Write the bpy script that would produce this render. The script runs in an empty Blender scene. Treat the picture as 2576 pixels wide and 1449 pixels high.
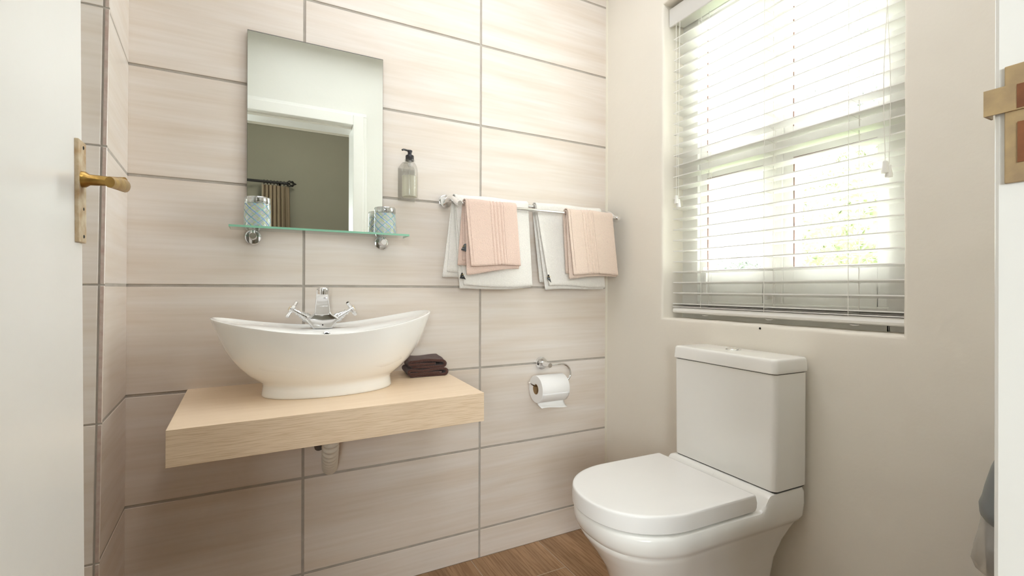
import bpy, bmesh, math, random
from mathutils import Vector, Matrix
R = math.radians
random.seed(7)
S = bpy.context.scene
COL = S.collection

# ------------------------------------------------------------------ camera
cam_d = bpy.data.cameras.new('camera')
cam_d.sensor_width = 36.0
cam_d.lens = 36.0 * 1185.0 / 2576.0
cam_d.clip_start = 0.02
cam_o = bpy.data.objects.new('camera', cam_d)
COL.objects.link(cam_o)
yaw, pit, rol = 0.4801, 0.001, 0.0032
fwd = Vector((math.sin(yaw) * math.cos(pit), math.cos(yaw) * math.cos(pit), math.sin(pit)))
rt = Vector((math.cos(yaw), -math.sin(yaw), 0))
up = rt.cross(fwd)
r2 = rt * math.cos(rol) + up * math.sin(rol)
u2 = r2.cross(fwd)
M = Matrix((r2, u2, -fwd)).transposed().to_4x4()
M.translation = Vector((-1.3085, -1.6243, 1.0106))
cam_o.matrix_world = M
S.camera = cam_o

# ------------------------------------------------------------------ world, sun, lamps, exposure
w = bpy.data.worlds.new('sky')
S.world = w
w.use_nodes = True
bg = w.node_tree.nodes['Background']
bg.inputs[0].default_value = (0.90, 0.95, 0.98, 1)
bg.inputs[1].default_value = 15.5

sun_d = bpy.data.lights.new('sun', 'SUN')
sun_d.energy = 6.0
sun_d.angle = R(1.0)
sun_d.color = (1.0, 0.96, 0.9)
sun_o = bpy.data.objects.new('sun', sun_d)
COL.objects.link(sun_o)
sun_o.rotation_euler = Vector((0.62, -0.18, -0.76)).to_track_quat('-Z', 'Y').to_euler()


def lamp(name, loc, size, power, color, direction=(0, 0, -1), sy=None):
    d = bpy.data.lights.new(name, 'AREA')
    d.shape = 'RECTANGLE' if sy else 'DISK'
    d.size = size
    if sy:
        d.size_y = sy
    d.energy = power
    d.color = color
    o = bpy.data.objects.new(name, d)
    COL.objects.link(o)
    o.location = loc
    o.rotation_euler = Vector(direction).to_track_quat('-Z', 'Y').to_euler()
    return o


def globe(name, loc, radius, power, color):
    d = bpy.data.lights.new(name, 'POINT')
    d.shadow_soft_size = radius
    d.energy = power
    d.color = color
    o = bpy.data.objects.new(name, d)
    COL.objects.link(o)
    o.location = loc


globe('bedroom_fill_light', (-0.9, -2.45, 2.50), 0.11, 11.0, (1.0, 0.93, 0.84))  # added fill light behind the camera, to raise the brightness
lamp('bathroom_fill_light', (-0.80, -0.80, 2.468), 1.15, 5.2, (0.97, 1.0, 1.07), (0, 0, -1), 1.05)  # added broad overhead fill, stands in for light bounced off the ceiling
for nm_, loc_, sx_, sy_, dr_ in (('window_portal', (0.30, -0.70, 1.49), 0.80, 1.20, (-1, 0, 0)), ('bedroom_window_portal', (-2.31, -3.80, 1.39), 1.38, 1.08, (0, 1, 0))):
    po = lamp(nm_, loc_, sx_, 1.0, (1, 1, 1), dr_, sy_)
    po.data.cycles.is_portal = True

S.view_settings.view_transform = 'Standard'
S.view_settings.look = 'None'
S.view_settings.exposure = 0.98
S.view_settings.gamma = 1.0
S.view_settings.use_curve_mapping = False
S.cycles.use_denoising = True
S.cycles.max_bounces = 14
S.cycles.diffuse_bounces = 7
S.cycles.glossy_bounces = 6
S.cycles.transmission_bounces = 8
S.cycles.transparent_max_bounces = 16
S.cycles.sample_clamp_indirect = 60.0
S.cycles.sample_clamp_direct = 4.0
S.cycles.caustics_refractive = False
S.cycles.caustics_reflective = False
S.cycles.blur_glossy = 0.5


# ------------------------------------------------------------------ materials
def N(nt, t, **kw):
    n = nt.nodes.new(t)
    for k, v in kw.items():
        setattr(n, k, v)
    return n


def mat(name, base, rough=0.5, metal=0.0, spec=0.5, var=None, scale=(1, 1, 1), coord='Object',
        bump=0.0, bscale=40.0, bdetail=4.0, bdist=0.002, nscale=3.0, detail=5.0, distort=0.0,
        coat=0.0, sheen=0.0, sub=0.0):
    m = bpy.data.materials.new(name)
    m.use_nodes = True
    nt = m.node_tree
    p = nt.nodes['Principled BSDF']
    p.inputs['Base Color'].default_value = (*base, 1)
    p.inputs['Roughness'].default_value = rough
    p.inputs['Metallic'].default_value = metal
    p.inputs['Specular IOR Level'].default_value = spec
    if coat:
        p.inputs['Coat Weight'].default_value = coat
        p.inputs['Coat Roughness'].default_value = 0.05
    if sheen:
        p.inputs['Sheen Weight'].default_value = sheen
        p.inputs['Sheen Roughness'].default_value = 0.6
    tc = N(nt, 'ShaderNodeTexCoord')
    mp = N(nt, 'ShaderNodeMapping')
    mp.inputs['Scale'].default_value = scale
    nt.links.new(tc.outputs[coord], mp.inputs['Vector'])
    v2 = var if var else tuple(min(1, c * 0.97) for c in base)
    nz = N(nt, 'ShaderNodeTexNoise')
    nz.inputs['Scale'].default_value = nscale
    nz.inputs['Detail'].default_value = detail
    nz.inputs['Distortion'].default_value = distort
    nt.links.new(mp.outputs[0], nz.inputs['Vector'])
    cr = N(nt, 'ShaderNodeValToRGB')
    cr.color_ramp.elements[0].position = 0.32
    cr.color_ramp.elements[1].position = 0.68
    cr.color_ramp.elements[0].color = (*v2, 1)
    cr.color_ramp.elements[1].color = (*base, 1)
    nt.links.new(nz.outputs['Fac'], cr.inputs[0])
    nt.links.new(cr.outputs[0], p.inputs['Base Color'])
    if bump:
        nb = N(nt, 'ShaderNodeTexNoise')
        nb.inputs['Scale'].default_value = bscale
        nb.inputs['Detail'].default_value = bdetail
        nt.links.new(tc.outputs[coord], nb.inputs['Vector'])
        b = N(nt, 'ShaderNodeBump')
        b.inputs['Strength'].default_value = bump
        b.inputs['Distance'].default_value = bdist
        nt.links.new(nb.outputs['Fac'], b.inputs['Height'])
        nt.links.new(b.outputs[0], p.inputs['Normal'])
    return m


def thin_glass(name, tint=(0.96, 0.98, 0.97), gloss=0.05, body=0.0, body_col=(1, 1, 1)):
    """clear thin-walled material: transparent + fresnel gloss (+ a little diffuse body)"""
    m = bpy.data.materials.new(name)
    m.use_nodes = True
    nt = m.node_tree
    nt.nodes.remove(nt.nodes['Principled BSDF'])
    out = nt.nodes['Material Output']
    tr = N(nt, 'ShaderNodeBsdfTransparent')
    tr.inputs[0].default_value = (*tint, 1)
    gl = N(nt, 'ShaderNodeBsdfGlossy')
    gl.inputs['Roughness'].default_value = 0.03
    lw = N(nt, 'ShaderNodeLayerWeight')
    lw.inputs[0].default_value = 0.35
    mul = N(nt, 'ShaderNodeMath', operation='MULTIPLY_ADD')
    mul.inputs[1].default_value = 0.55
    mul.inputs[2].default_value = gloss
    nt.links.new(lw.outputs['Facing'], mul.inputs[0])
    pw = N(nt, 'ShaderNodeMath', operation='POWER')
    pw.inputs[1].default_value = 2.2
    nt.links.new(lw.outputs['Facing'], pw.inputs[0])
    nt.links.new(pw.outputs[0], mul.inputs[0])
    mx = N(nt, 'ShaderNodeMixShader')
    nt.links.new(mul.outputs[0], mx.inputs[0])
    nt.links.new(tr.outputs[0], mx.inputs[1])
    nt.links.new(gl.outputs[0], mx.inputs[2])
    last = mx
    if body:
        df = N(nt, 'ShaderNodeBsdfDiffuse')
        df.inputs[0].default_value = (*body_col, 1)
        m2 = N(nt, 'ShaderNodeMixShader')
        m2.inputs[0].default_value = body
        nt.links.new(mx.outputs[0], m2.inputs[1])
        nt.links.new(df.outputs[0], m2.inputs[2])
        last = m2
    nt.links.new(last.outputs[0], out.inputs[0])
    return m


def tile_mat():
    m = mat('wall_tile', (0.770, 0.710, 0.655), rough=0.33, spec=0.45, var=(0.700, 0.612, 0.525),
            scale=(0.9, 9.0, 1.0), coord='UV', nscale=2.2, detail=6, distort=0.35)
    nt = m.node_tree
    # second, finer streak layer
    p = nt.nodes['Principled BSDF']
    old = p.inputs['Base Color'].links[0].from_socket
    tc = N(nt, 'ShaderNodeTexCoord')
    mp = N(nt, 'ShaderNodeMapping')
    mp.inputs['Scale'].default_value = (2.0, 60.0, 1.0)
    nz = N(nt, 'ShaderNodeTexNoise')
    nz.inputs['Scale'].default_value = 1.6
    nz.inputs['Detail'].default_value = 4
    nt.links.new(tc.outputs['UV'], mp.inputs[0])
    nt.links.new(mp.outputs[0], nz.inputs['Vector'])
    cr = N(nt, 'ShaderNodeValToRGB')
    cr.color_ramp.elements[0].position = 0.3
    cr.color_ramp.elements[0].color = (0.95, 0.94, 0.92, 1)
    cr.color_ramp.elements[1].position = 0.62
    cr.color_ramp.elements[1].color = (1, 1, 1, 1)
    nt.links.new(nz.outputs['Fac'], cr.inputs[0])
    mx = N(nt, 'ShaderNodeMix', data_type='RGBA', blend_type='MULTIPLY')
    mx.inputs[0].default_value = 1.0
    nt.links.new(old, mx.inputs[6])
    nt.links.new(cr.outputs[0], mx.inputs[7])
    nt.links.new(mx.outputs[2], p.inputs['Base Color'])
    return m


def wood_mat(name, c1, c2, scale, coord='Object', rough=0.4, nscale=3.0, fine=None, bump=0.0):
    m = mat(name, c1, rough=rough, spec=0.4, var=c2, scale=scale, coord=coord, nscale=nscale, detail=6, distort=0.12)
    if fine:
        nt = m.node_tree
        p = nt.nodes['Principled BSDF']
        old = p.inputs['Base Color'].links[0].from_socket
        tc = N(nt, 'ShaderNodeTexCoord')
        mp = N(nt, 'ShaderNodeMapping')
        mp.inputs['Scale'].default_value = fine[0]
        nz = N(nt, 'ShaderNodeTexNoise')
        nz.inputs['Scale'].default_value = 1.0
        nz.inputs['Detail'].default_value = 3
        nt.links.new(tc.outputs[coord], mp.inputs[0])
        nt.links.new(mp.outputs[0], nz.inputs['Vector'])
        cr = N(nt, 'ShaderNodeValToRGB')
        cr.color_ramp.elements[0].position = fine[2]
        cr.color_ramp.elements[0].color = (*fine[1], 1)
        cr.color_ramp.elements[1].position = fine[2] + 0.12
        cr.color_ramp.elements[1].color = (1, 1, 1, 1)
        nt.links.new(nz.outputs['Fac'], cr.inputs[0])
        mx = N(nt, 'ShaderNodeMix', data_type='RGBA', blend_type='MULTIPLY')
        mx.inputs[0].default_value = 1.0
        nt.links.new(old, mx.inputs[6])
        nt.links.new(cr.outputs[0], mx.inputs[7])
        nt.links.new(mx.outputs[2], p.inputs['Base Color'])
        if bump:
            b = N(nt, 'ShaderNodeBump')
            b.inputs['Strength'].default_value = bump
            b.inputs['Distance'].default_value = 0.001
            nt.links.new(nz.outputs['Fac'], b.inputs['Height'])
            nt.links.new(b.outputs[0], p.inputs['Normal'])
    return m


def terry(name, c):
    m = mat(name, c, rough=1.0, spec=0.05, var=tuple(x * 0.93 for x in c), nscale=260, detail=2,
            bump=0.9, bscale=420, bdetail=2, bdist=0.003, sheen=0.25)
    return m


def tumbler_mat():
    """clear glass carrying white, blue and green sprayed diagonal lines (UV: u around, v height)"""
    m = thin_glass('patterned_glass', (0.95, 0.97, 0.97), 0.06)
    nt = m.node_tree
    out = nt.nodes['Material Output']
    base = out.inputs[0].links[0].from_socket
    tc = N(nt, 'ShaderNodeTexCoord')
    sp = N(nt, 'ShaderNodeSeparateXYZ')
    nt.links.new(tc.outputs['UV'], sp.inputs[0])

    def math_(op, a, b=None):
        n = N(nt, 'ShaderNodeMath', operation=op)
        for i, x in enumerate((a, b)):
            if x is None:
                continue
            if isinstance(x, (int, float)):
                n.inputs[i].default_value = x
            else:
                nt.links.new(x, n.inputs[i])
        return n.outputs[0]
    U, V = sp.outputs[0], sp.outputs[1]

    def lines(nu, nv, width, off=0.0):
        a = math_('ADD', math_('MULTIPLY', U, nu), math_('MULTIPLY', V, nv))
        a = math_('ADD', a, off)
        f = math_('FRACT', a)
        return math_('LESS_THAN', f, width)
    inside = math_('MULTIPLY', math_('GREATER_THAN', V, 0.02), math_('LESS_THAN', V, 0.86))
    cur = base
    for nu, nv, wd, off, col in ((60, 24, 0.22, 0, (0.93, 0.95, 0.95)), (60, -24, 0.20, 0.3, (0.93, 0.95, 0.95)),
                                 (11, 4.6, 0.09, 0.25, (0.42, 0.60, 0.12)), (9, -3.6, 0.07, 0.1, (0.45, 0.62, 0.16)),
                                 (8, 3.4, 0.10, 0.55, (0.06, 0.28, 0.62)), (6, -2.6, 0.06, 0.8, (0.15, 0.42, 0.70))):
        df = N(nt, 'ShaderNodeBsdfDiffuse')
        df.inputs[0].default_value = (*col, 1)
        mx = N(nt, 'ShaderNodeMixShader')
        f = math_('MULTIPLY', lines(nu, nv, wd, off), inside)
        f = math_('MULTIPLY', f, 0.80)
        nt.links.new(f, mx.inputs[0])
        nt.links.new(cur, mx.inputs[1])
        nt.links.new(df.outputs[0], mx.inputs[2])
        cur = mx.outputs[0]
    nt.links.new(cur, out.inputs[0])
    return m


MT = {
    'tile': tile_mat(),
    'grout': mat('grout', (0.47, 0.43, 0.38), rough=0.9, var=(0.40, 0.36, 0.31), nscale=30, bump=0.3, bscale=300),
    'tile_edge': mat('tile_edge', (0.42, 0.30, 0.25), rough=0.8, var=(0.52, 0.44, 0.38), nscale=60),
    'wall': mat('painted_plaster', (0.81, 0.765, 0.682), rough=0.62, spec=0.3, var=(0.79, 0.745, 0.662), nscale=2.5,
                bump=0.55, bscale=9, bdetail=9, bdist=0.006),
    'wall_in': mat('bathroom_plaster', (0.77, 0.76, 0.72), rough=0.6, var=(0.75, 0.74, 0.70), nscale=3, bump=0.3, bscale=14, bdist=0.004),
    'ceiling': mat('ceiling_paint', (0.85, 0.86, 0.87), rough=0.8),
    'bedroom': mat('bedroom_paint_dimmed', (0.26, 0.248, 0.200), rough=0.8, var=(0.25, 0.238, 0.192)),  # colour darkened so the bedroom walls look unlit
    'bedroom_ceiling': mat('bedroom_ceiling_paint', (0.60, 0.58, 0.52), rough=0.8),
    'white_paint': mat('white_gloss_paint', (0.83, 0.82, 0.79), rough=0.30, var=(0.81, 0.80, 0.77), nscale=5, bump=0.15, bscale=25, bdist=0.002),
    'frame_paint': mat('window_frame_paint', (0.82, 0.81, 0.78), rough=0.4, var=(0.78, 0.77, 0.73), nscale=12, bump=0.15, bscale=40, bdist=0.002),
    'bare_wood': mat('bare_weathered_wood', (0.20, 0.10, 0.07), rough=0.8, var=(0.10, 0.05, 0.04), nscale=60),
    'counter': wood_mat('light_oak_laminate', (0.85, 0.685, 0.51), (0.825, 0.655, 0.48), (1.3, 22, 22), rough=0.42,
                        nscale=2.5, fine=((9, 260, 260), (0.955, 0.94, 0.915), 0.40)),
    'counter_edge': wood_mat('oak_grain_edge', (0.73, 0.58, 0.42), (0.70, 0.55, 0.395), (0.8, 1, 40), rough=0.5,
                             nscale=2.0, fine=((18, 10, 900), (0.84, 0.79, 0.72), 0.40)),
    'floor': wood_mat('wood_look_floor_tile', (0.43, 0.265, 0.145), (0.26, 0.15, 0.075), (7, 1.3, 1), coord='UV', rough=0.38,
                      nscale=2.0, fine=((150, 7, 1), (0.74, 0.67, 0.60), 0.42)),
    'floor_grout': mat('floor_grout', (0.50, 0.40, 0.30), rough=0.9),
    'bed_floor': mat('bedroom_floor', (0.30, 0.22, 0.15), rough=0.6),
    'porcelain': mat('white_porcelain', (0.86, 0.85, 0.82), rough=0.09, spec=0.55, var=(0.855, 0.845, 0.81), coat=0.3),
    'seat_plastic': mat('white_seat_plastic', (0.87, 0.86, 0.84), rough=0.22, spec=0.45),
    'dark_gap': mat('dark_recess', (0.02, 0.018, 0.015), rough=0.8),
    'chrome': mat('chrome', (0.86, 0.86, 0.87), rough=0.06, metal=1.0, var=(0.84, 0.84, 0.85)),
    'ivory': mat('ivory_cap', (0.80, 0.66, 0.42), rough=0.3),
    'brass': mat('worn_brass', (0.55, 0.36, 0.10), rough=0.34, metal=0.9, var=(0.30, 0.17, 0.06), nscale=45, bump=0.3, bscale=120),
    'brass_painted': mat('paint_chipped_brass', (0.66, 0.58, 0.43), rough=0.5, metal=0.15, var=(0.42, 0.27, 0.13), nscale=55, bump=0.5, bscale=120),
    'strike': mat('tarnished_strike_plate', (0.46, 0.33, 0.17), rough=0.45, metal=0.25, var=(0.34, 0.24, 0.14), nscale=60, bump=0.3, bscale=150),
    'strike_hole': mat('raw_wood_mortice', (0.24, 0.09, 0.035), rough=0.9, var=(0.16, 0.06, 0.025), nscale=80),
    'white_towel': terry('white_terry', (0.88, 0.845, 0.785)),
    'pink_towel': terry('pink_terry', (0.76, 0.57, 0.475)),
    'pink_towel_b': terry('pale_pink_terry', (0.79, 0.63, 0.525)),
    'brown_towel': terry('dark_brown_terry', (0.075, 0.028, 0.02)),
    'tag': mat('black_label', (0.012, 0.012, 0.012), rough=0.45),
    'tag_gold': mat('gold_thread', (0.55, 0.38, 0.08), rough=0.5),
    'tag_white': mat('white_thread', (0.7, 0.7, 0.7), rough=0.6),
    'paper': mat('toilet_paper', (0.86, 0.845, 0.825), rough=0.95, spec=0.1, bump=0.25, bscale=250, bdist=0.001),
    'card': mat('cardboard', (0.33, 0.20, 0.09), rough=0.9),
    'black': mat('black_plastic', (0.018, 0.016, 0.02), rough=0.22),
    'mirror': mat('mirror_silver', (0.90, 0.94, 0.89), rough=0.0, metal=1.0, var=(0.90, 0.94, 0.89)),
    'mirror_edge': mat('mirror_edge', (0.16, 0.15, 0.13), rough=0.3),
    'shelf_glass': thin_glass('shelf_glass', (0.972, 0.992, 0.98), 0.05, body=0.012, body_col=(0.60, 0.82, 0.66)),
    'shelf_edge': mat('green_glass_edge', (0.22, 0.45, 0.32), rough=0.12, spec=0.7, var=(0.24, 0.52, 0.36), nscale=8),
    'clear': thin_glass('clear_plastic', (0.965, 0.965, 0.955), 0.06),
    'tumbler': tumbler_mat(),
    'thick_glass': thin_glass('thick_glass', (0.78, 0.82, 0.81), 0.50),
    'soap': thin_glass('soap_liquid', (0.97, 0.96, 0.88), 0.05, body=0.30, body_col=(0.90, 0.88, 0.78)),
    'pane': thin_glass('window_pane', (0.97, 0.98, 0.975), 0.03),
    'slat': mat('blind_slat', (0.81, 0.80, 0.765), rough=0.4, spec=0.35, var=(0.80, 0.79, 0.755)),
    'cord': mat('blind_cord', (0.80, 0.78, 0.73), rough=0.8),
    'head': mat('blind_headrail', (0.66, 0.645, 0.61), rough=0.45),
    'pvc': mat('ivory_pvc', (0.72, 0.67, 0.58), rough=0.45, var=(0.68, 0.63, 0.54)),
    'stub_dark': mat('dark_grey_brown', (0.13, 0.11, 0.09), rough=0.6),
    'bin_grey': mat('grey_bin_plastic', (0.16, 0.175, 0.18), rough=0.35),
    'bin_dark': mat('dark_bin_plastic', (0.05, 0.05, 0.055), rough=0.5),
    'bag': thin_glass('bin_liner', (0.86, 0.84, 0.80), 0.08, body=0.30, body_col=(0.75, 0.72, 0.68)),
    'curtain': mat('taupe_curtain', (0.30, 0.235, 0.165), rough=0.95, var=(0.28, 0.22, 0.155)),
    'iron': mat('black_iron', (0.012, 0.011, 0.011), rough=0.5),
    'leaf': mat('sunlit_foliage', (0.13, 0.155, 0.070), rough=0.9, var=(0.115, 0.14, 0.058), nscale=6),
    'leaf_dark': mat('grey_green_foliage', (0.10, 0.115, 0.085), rough=0.8, var=(0.08, 0.095, 0.065), nscale=8),
    'bark': mat('bark', (0.20, 0.14, 0.09), rough=0.9),
    'lawn': mat('garden_lawn', (0.10, 0.13, 0.05), rough=0.9, var=(0.07, 0.10, 0.03), nscale=4),
    'render_white': mat('white_render', (0.85, 0.84, 0.80), rough=0.8),
    'silicone': mat('sealant', (0.73, 0.68, 0.56), rough=0.5),
    'lamp_glass': mat('opal_glass', (0.85, 0.84, 0.80), rough=0.3),
}


# ------------------------------------------------------------------ geometry helpers
class G:
    """collects verts/faces in world coordinates; build() links ONE mesh object"""

    def __init__(s):
        s.v, s.f, s.mi, s.uv = [], [], [], []

    def face(s, pts, mi=0, uv=None):
        n = len(s.v)
        s.v += [tuple(p) for p in pts]
        s.f.append(tuple(range(n, n + len(pts))))
        s.mi.append(mi)
        s.uv.append(uv)

    def box(s, x0, x1, y0, y1, z0, z1, mi=0, tf=None):
        c = [(x, y, z) for x in (x0, x1) for y in (y0, y1) for z in (z0, z1)]
        if tf:
            c = [tf(p) for p in c]
        n = len(s.v)
        s.v += [tuple(p) for p in c]
        for q in ((0, 1, 3, 2), (4, 6, 7, 5), (0, 4, 5, 1), (2, 3, 7, 6), (0, 2, 6, 4), (1, 5, 7, 3)):
            s.f.append(tuple(n + i for i in q))
            s.mi.append(mi)
            s.uv.append(None)

    def loft(s, rings, cap0=True, cap1=True, closed=True, mi=0, capfan=False, uvs=False):
        n = len(s.v)
        k = len(rings[0])
        for r in rings:
            s.v += [tuple(p) for p in r]
        kk = k if closed else k - 1
        for i in range(len(rings) - 1):
            for j in range(kk):
                a, b = n + i * k + j, n + i * k + (j + 1) % k
                s.f.append((a, b, b + k, a + k))
                s.mi.append(mi)
                if uvs:
                    u0, u1 = j / kk, (j + 1) / kk
                    v0, v1 = uvs[i], uvs[i + 1]
                    s.uv.append([(u0, v0), (u1, v0), (u1, v1), (u0, v1)])
                else:
                    s.uv.append(None)
        for flag, idx in ((cap0, 0), (cap1, len(rings) - 1)):
            if flag:
                ring = [n + idx * k + j for j in range(k)]
                if idx == 0:
                    ring.reverse()
                s.f.append(tuple(ring))
                s.mi.append(mi)
                s.uv.append(None)

    def tube(s, path, r, seg=12, cap=True, mi=0):
        path = [Vector(p) for p in path]
        rr = r if isinstance(r, (list, tuple)) else [r] * len(path)
        rings = []
        nrm = None
        for i, p in enumerate(path):
            t = (path[min(i + 1, len(path) - 1)] - path[max(i - 1, 0)]).normalized()
            if nrm is None:
                a = Vector((0, 0, 1)) if abs(t.z) < 0.9 else Vector((1, 0, 0))
                nrm = (a - t * a.dot(t)).normalized()
            else:
                nrm = (nrm - t * nrm.dot(t)).normalized()
            b = t.cross(nrm)
            rings.append([p + (nrm * math.cos(q) + b * math.sin(q)) * rr[i]
                          for q in (2 * math.pi * j / seg for j in range(seg))])
        s.loft(rings, cap, cap, mi=mi)

    def lathe(s, prof, base, axis=(0, 0, 1), seg=32, cap0=True, cap1=True, mi=0, uvs=False, xs=1.0):
        """prof: list of (radius, height) along axis from base"""
        ax = Vector(axis).normalized()
        a = Vector((0, 0, 1)) if abs(ax.z) < 0.9 else Vector((1, 0, 0))
        e1 = (a - ax * a.dot(ax)).normalized()
        e2 = ax.cross(e1)
        base = Vector(base)
        rings = [[base + ax * h + (e1 * math.cos(q) * xs + e2 * math.sin(q)) * max(r, 1e-5)
                  for q in (2 * math.pi * j / seg for j in range(seg))] for r, h in prof]
        s.loft(rings, cap0, cap1, mi=mi, uvs=uvs)

    def build(s, name, mats, parent=None, smooth=False, bevel=0.0, bseg=2, local=False, org=None, angle=40, weld=True, recalc=True):
        me = bpy.data.meshes.new(name)
        if parent is not None and not local:
            inv = WORLD[parent.name].inverted()
            vs = [inv @ Vector(p) for p in s.v]
            W = WORLD[parent.name]
        elif parent is not None:
            vs = [Vector(p) for p in s.v]
            W = WORLD[parent.name]
        else:
            if org is None:
                xs = [p[0] for p in s.v]; ys = [p[1] for p in s.v]; zs = [p[2] for p in s.v]
                org = ((min(xs) + max(xs)) / 2, (min(ys) + max(ys)) / 2, min(zs))
            W = Matrix.Translation(org)
            vs = [Vector(p) - Vector(org) for p in s.v]
        me.from_pydata(vs, [], s.f)
        if any(u is not None for u in s.uv):
            ul = me.uv_layers.new(name='UVMap')
            for pl, u in zip(me.polygons, s.uv):
                if u is not None:
                    for li, c in zip(pl.loop_indices, u):
                        ul.data[li].uv = c
        for pl, m in zip(me.polygons, s.mi):
            pl.material_index = m
        for m in (mats if isinstance(mats, (list, tuple)) else [mats]):
            me.materials.append(MT[m])
        if weld or recalc:
            bm = bmesh.new()
            bm.from_mesh(me)
            if weld:
                bmesh.ops.remove_doubles(bm, verts=bm.verts, dist=1e-6)
            if recalc:
                bmesh.ops.recalc_face_normals(bm, faces=bm.faces)
            bm.to_mesh(me)
            bm.free()
        if smooth:
            for p in me.polygons:
                p.use_smooth = True
            try:
                me.set_sharp_from_angle(angle=R(angle))
            except Exception:
                pass
        o = bpy.data.objects.new(name, me)
        COL.objects.link(o)
        if parent is not None:
            o.parent = parent
        else:
            o.matrix_world = W
        WORLD[o.name] = W.copy()
        if bevel:
            b = o.modifiers.new('bevel', 'BEVEL')
            b.width = bevel
            b.segments = bseg
            b.limit_method = 'ANGLE'
            b.angle_limit = R(40)
            b.harden_normals = False
        return o


WORLD = {}


def thing(name, label, cat, loc, rot=None, group=None, kind=None):
    o = bpy.data.objects.new(name, None)
    o.empty_display_size = 0.05
    COL.objects.link(o)
    W = Matrix.Translation(loc)
    if rot is not None:
        W = W @ rot.to_4x4()
    o.matrix_world = W
    WORLD[o.name] = W.copy()
    return tag(o, label, cat, group, kind)


def tag(o, label=None, cat=None, group=None, kind=None):
    if label:
        o['label'] = label
    if cat:
        o['category'] = cat
    if group:
        o['group'] = group
    if kind:
        o['kind'] = kind
    return o


def struct(o, label=None, cat=None):
    o['kind'] = 'structure'
    if label:
        o['label'] = label
    if cat:
        o['category'] = cat
    return o


def lerp(a, b, t):
    return a + (b - a) * t


def smoothpath(pts, n=8):
    """Catmull-Rom through pts"""
    P = [Vector(p) for p in pts]
    P = [2 * P[0] - P[1]] + P + [2 * P[-1] - P[-2]]
    out = []
    for i in range(1, len(P) - 2):
        for k in range(n):
            t = k / n
            a, b, c, d = P[i - 1], P[i], P[i + 1], P[i + 2]
            out.append(0.5 * ((2 * b) + (c - a) * t + (2 * a - 5 * b + 4 * c - d) * t * t + (3 * b - a - 3 * c + d) * t ** 3))
    out.append(P[-2])
    return out


# ------------------------------------------------------------------ tiled walls
H0, HT = 1.0156, 0.303
ROWS = [0.0] + [H0 + k * HT for k in range(-3, 6)]
ROWS = [z for z in ROWS if z < 2.5] + [2.5]


def tiles(g, fn, cols, rows, grout=0.0076, depth=0.0025, edge0=True, edge1=True):
    """fn(a, b, n) -> 3D for wall coords a (along), b (up), n (out of the wall). Tiles stand proud of the grout."""
    for b0, b1 in zip(rows[:-1], rows[1:]):
        bm_ = (b0 + b1) / 2
        for c0, c1 in ((b0, bm_), (bm_, b1)):
            g.face([fn(cols[0], c0, 0), fn(cols[-1], c0, 0), fn(cols[-1], c1, 0), fn(cols[0], c1, 0)], mi=1)
    h = grout / 2
    bv = 0.0012
    for i in range(len(cols) - 1):
        for j in range(len(rows) - 1):
            a0 = cols[i] + (h if (i > 0 or not edge0) else 0)
            a1 = cols[i + 1] - (h if (i < len(cols) - 2 or not edge1) else 0)
            b0 = rows[j] + (h if j > 0 else 0)
            b1 = rows[j + 1] - (h if j < len(rows) - 2 else 0)
            ou, ov = random.uniform(0, 50), random.uniform(0, 50)
            lo = [(a0, b0), (a1, b0), (a1, b1), (a0, b1)]
            hi = [(a0 + bv, b0 + bv), (a1 - bv, b0 + bv), (a1 - bv, b1 - bv), (a0 + bv, b1 - bv)]
            U = lambda q: (q[0] + ou, q[1] + ov)
            g.face([fn(a, b, depth) for a, b in hi], 0, [U(q) for q in hi])
            for k in range(4):
                l = (k + 1) % 4
                g.face([fn(*lo[k], depth - bv), fn(*lo[l], depth - bv), fn(*hi[l], depth), fn(*hi[k], depth)], 0,
                       [U(lo[k]), U(lo[l]), U(hi[l]), U(hi[k])])
                g.face([fn(*lo[k], 0), fn(*lo[l], 0), fn(*lo[l], depth - bv), fn(*lo[k], depth - bv)], 2)


XL = -1.648


def xl(z):  # the left corner leans slightly
    return XL + (z - 1.0106) * 0.0036


def xn(z):  # front corner of the return leans more
    return -1.6262 + (z - 1.0109) * 0.0113


# back wall (Y = 0 is the tile face)
g = G()
D = 0.0025


def f_back(a, b, n):
    x = a if a > XL + 0.01 else xl(b)
    return (x, D - n, b)


tiles(g, f_back, [XL, -1.2053, -0.5973, 0.0], ROWS)
# solid wall behind
g.box(-1.95, 0.30, D + 0.0004, 0.12, 0, 2.5, mi=1)
wb = g.build('wall_back', ['tile', 'grout', 'tile_edge'], weld=False)
struct(wb, 'cream streaked wall tiles behind the basin and towel rail', 'wall')

# left return (slanting) and the nib face turned to the camera
g = G()


def f_ret(a, b, n):  # a: 0 at the back corner .. 1 at the front corner
    x = lerp(xl(b), xn(b), a / 0.30)
    return (x + n, -a + 0.0 if a > 0 else 0.0, b)


tiles(g, f_ret, [0.0, 0.2985], ROWS, grout=0.0065, depth=0.0008)


def f_nib(a, b, n):  # a = distance left from the front corner
    return (xn(b) - a + 0.0015, -0.2985 - n, b)


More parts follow.
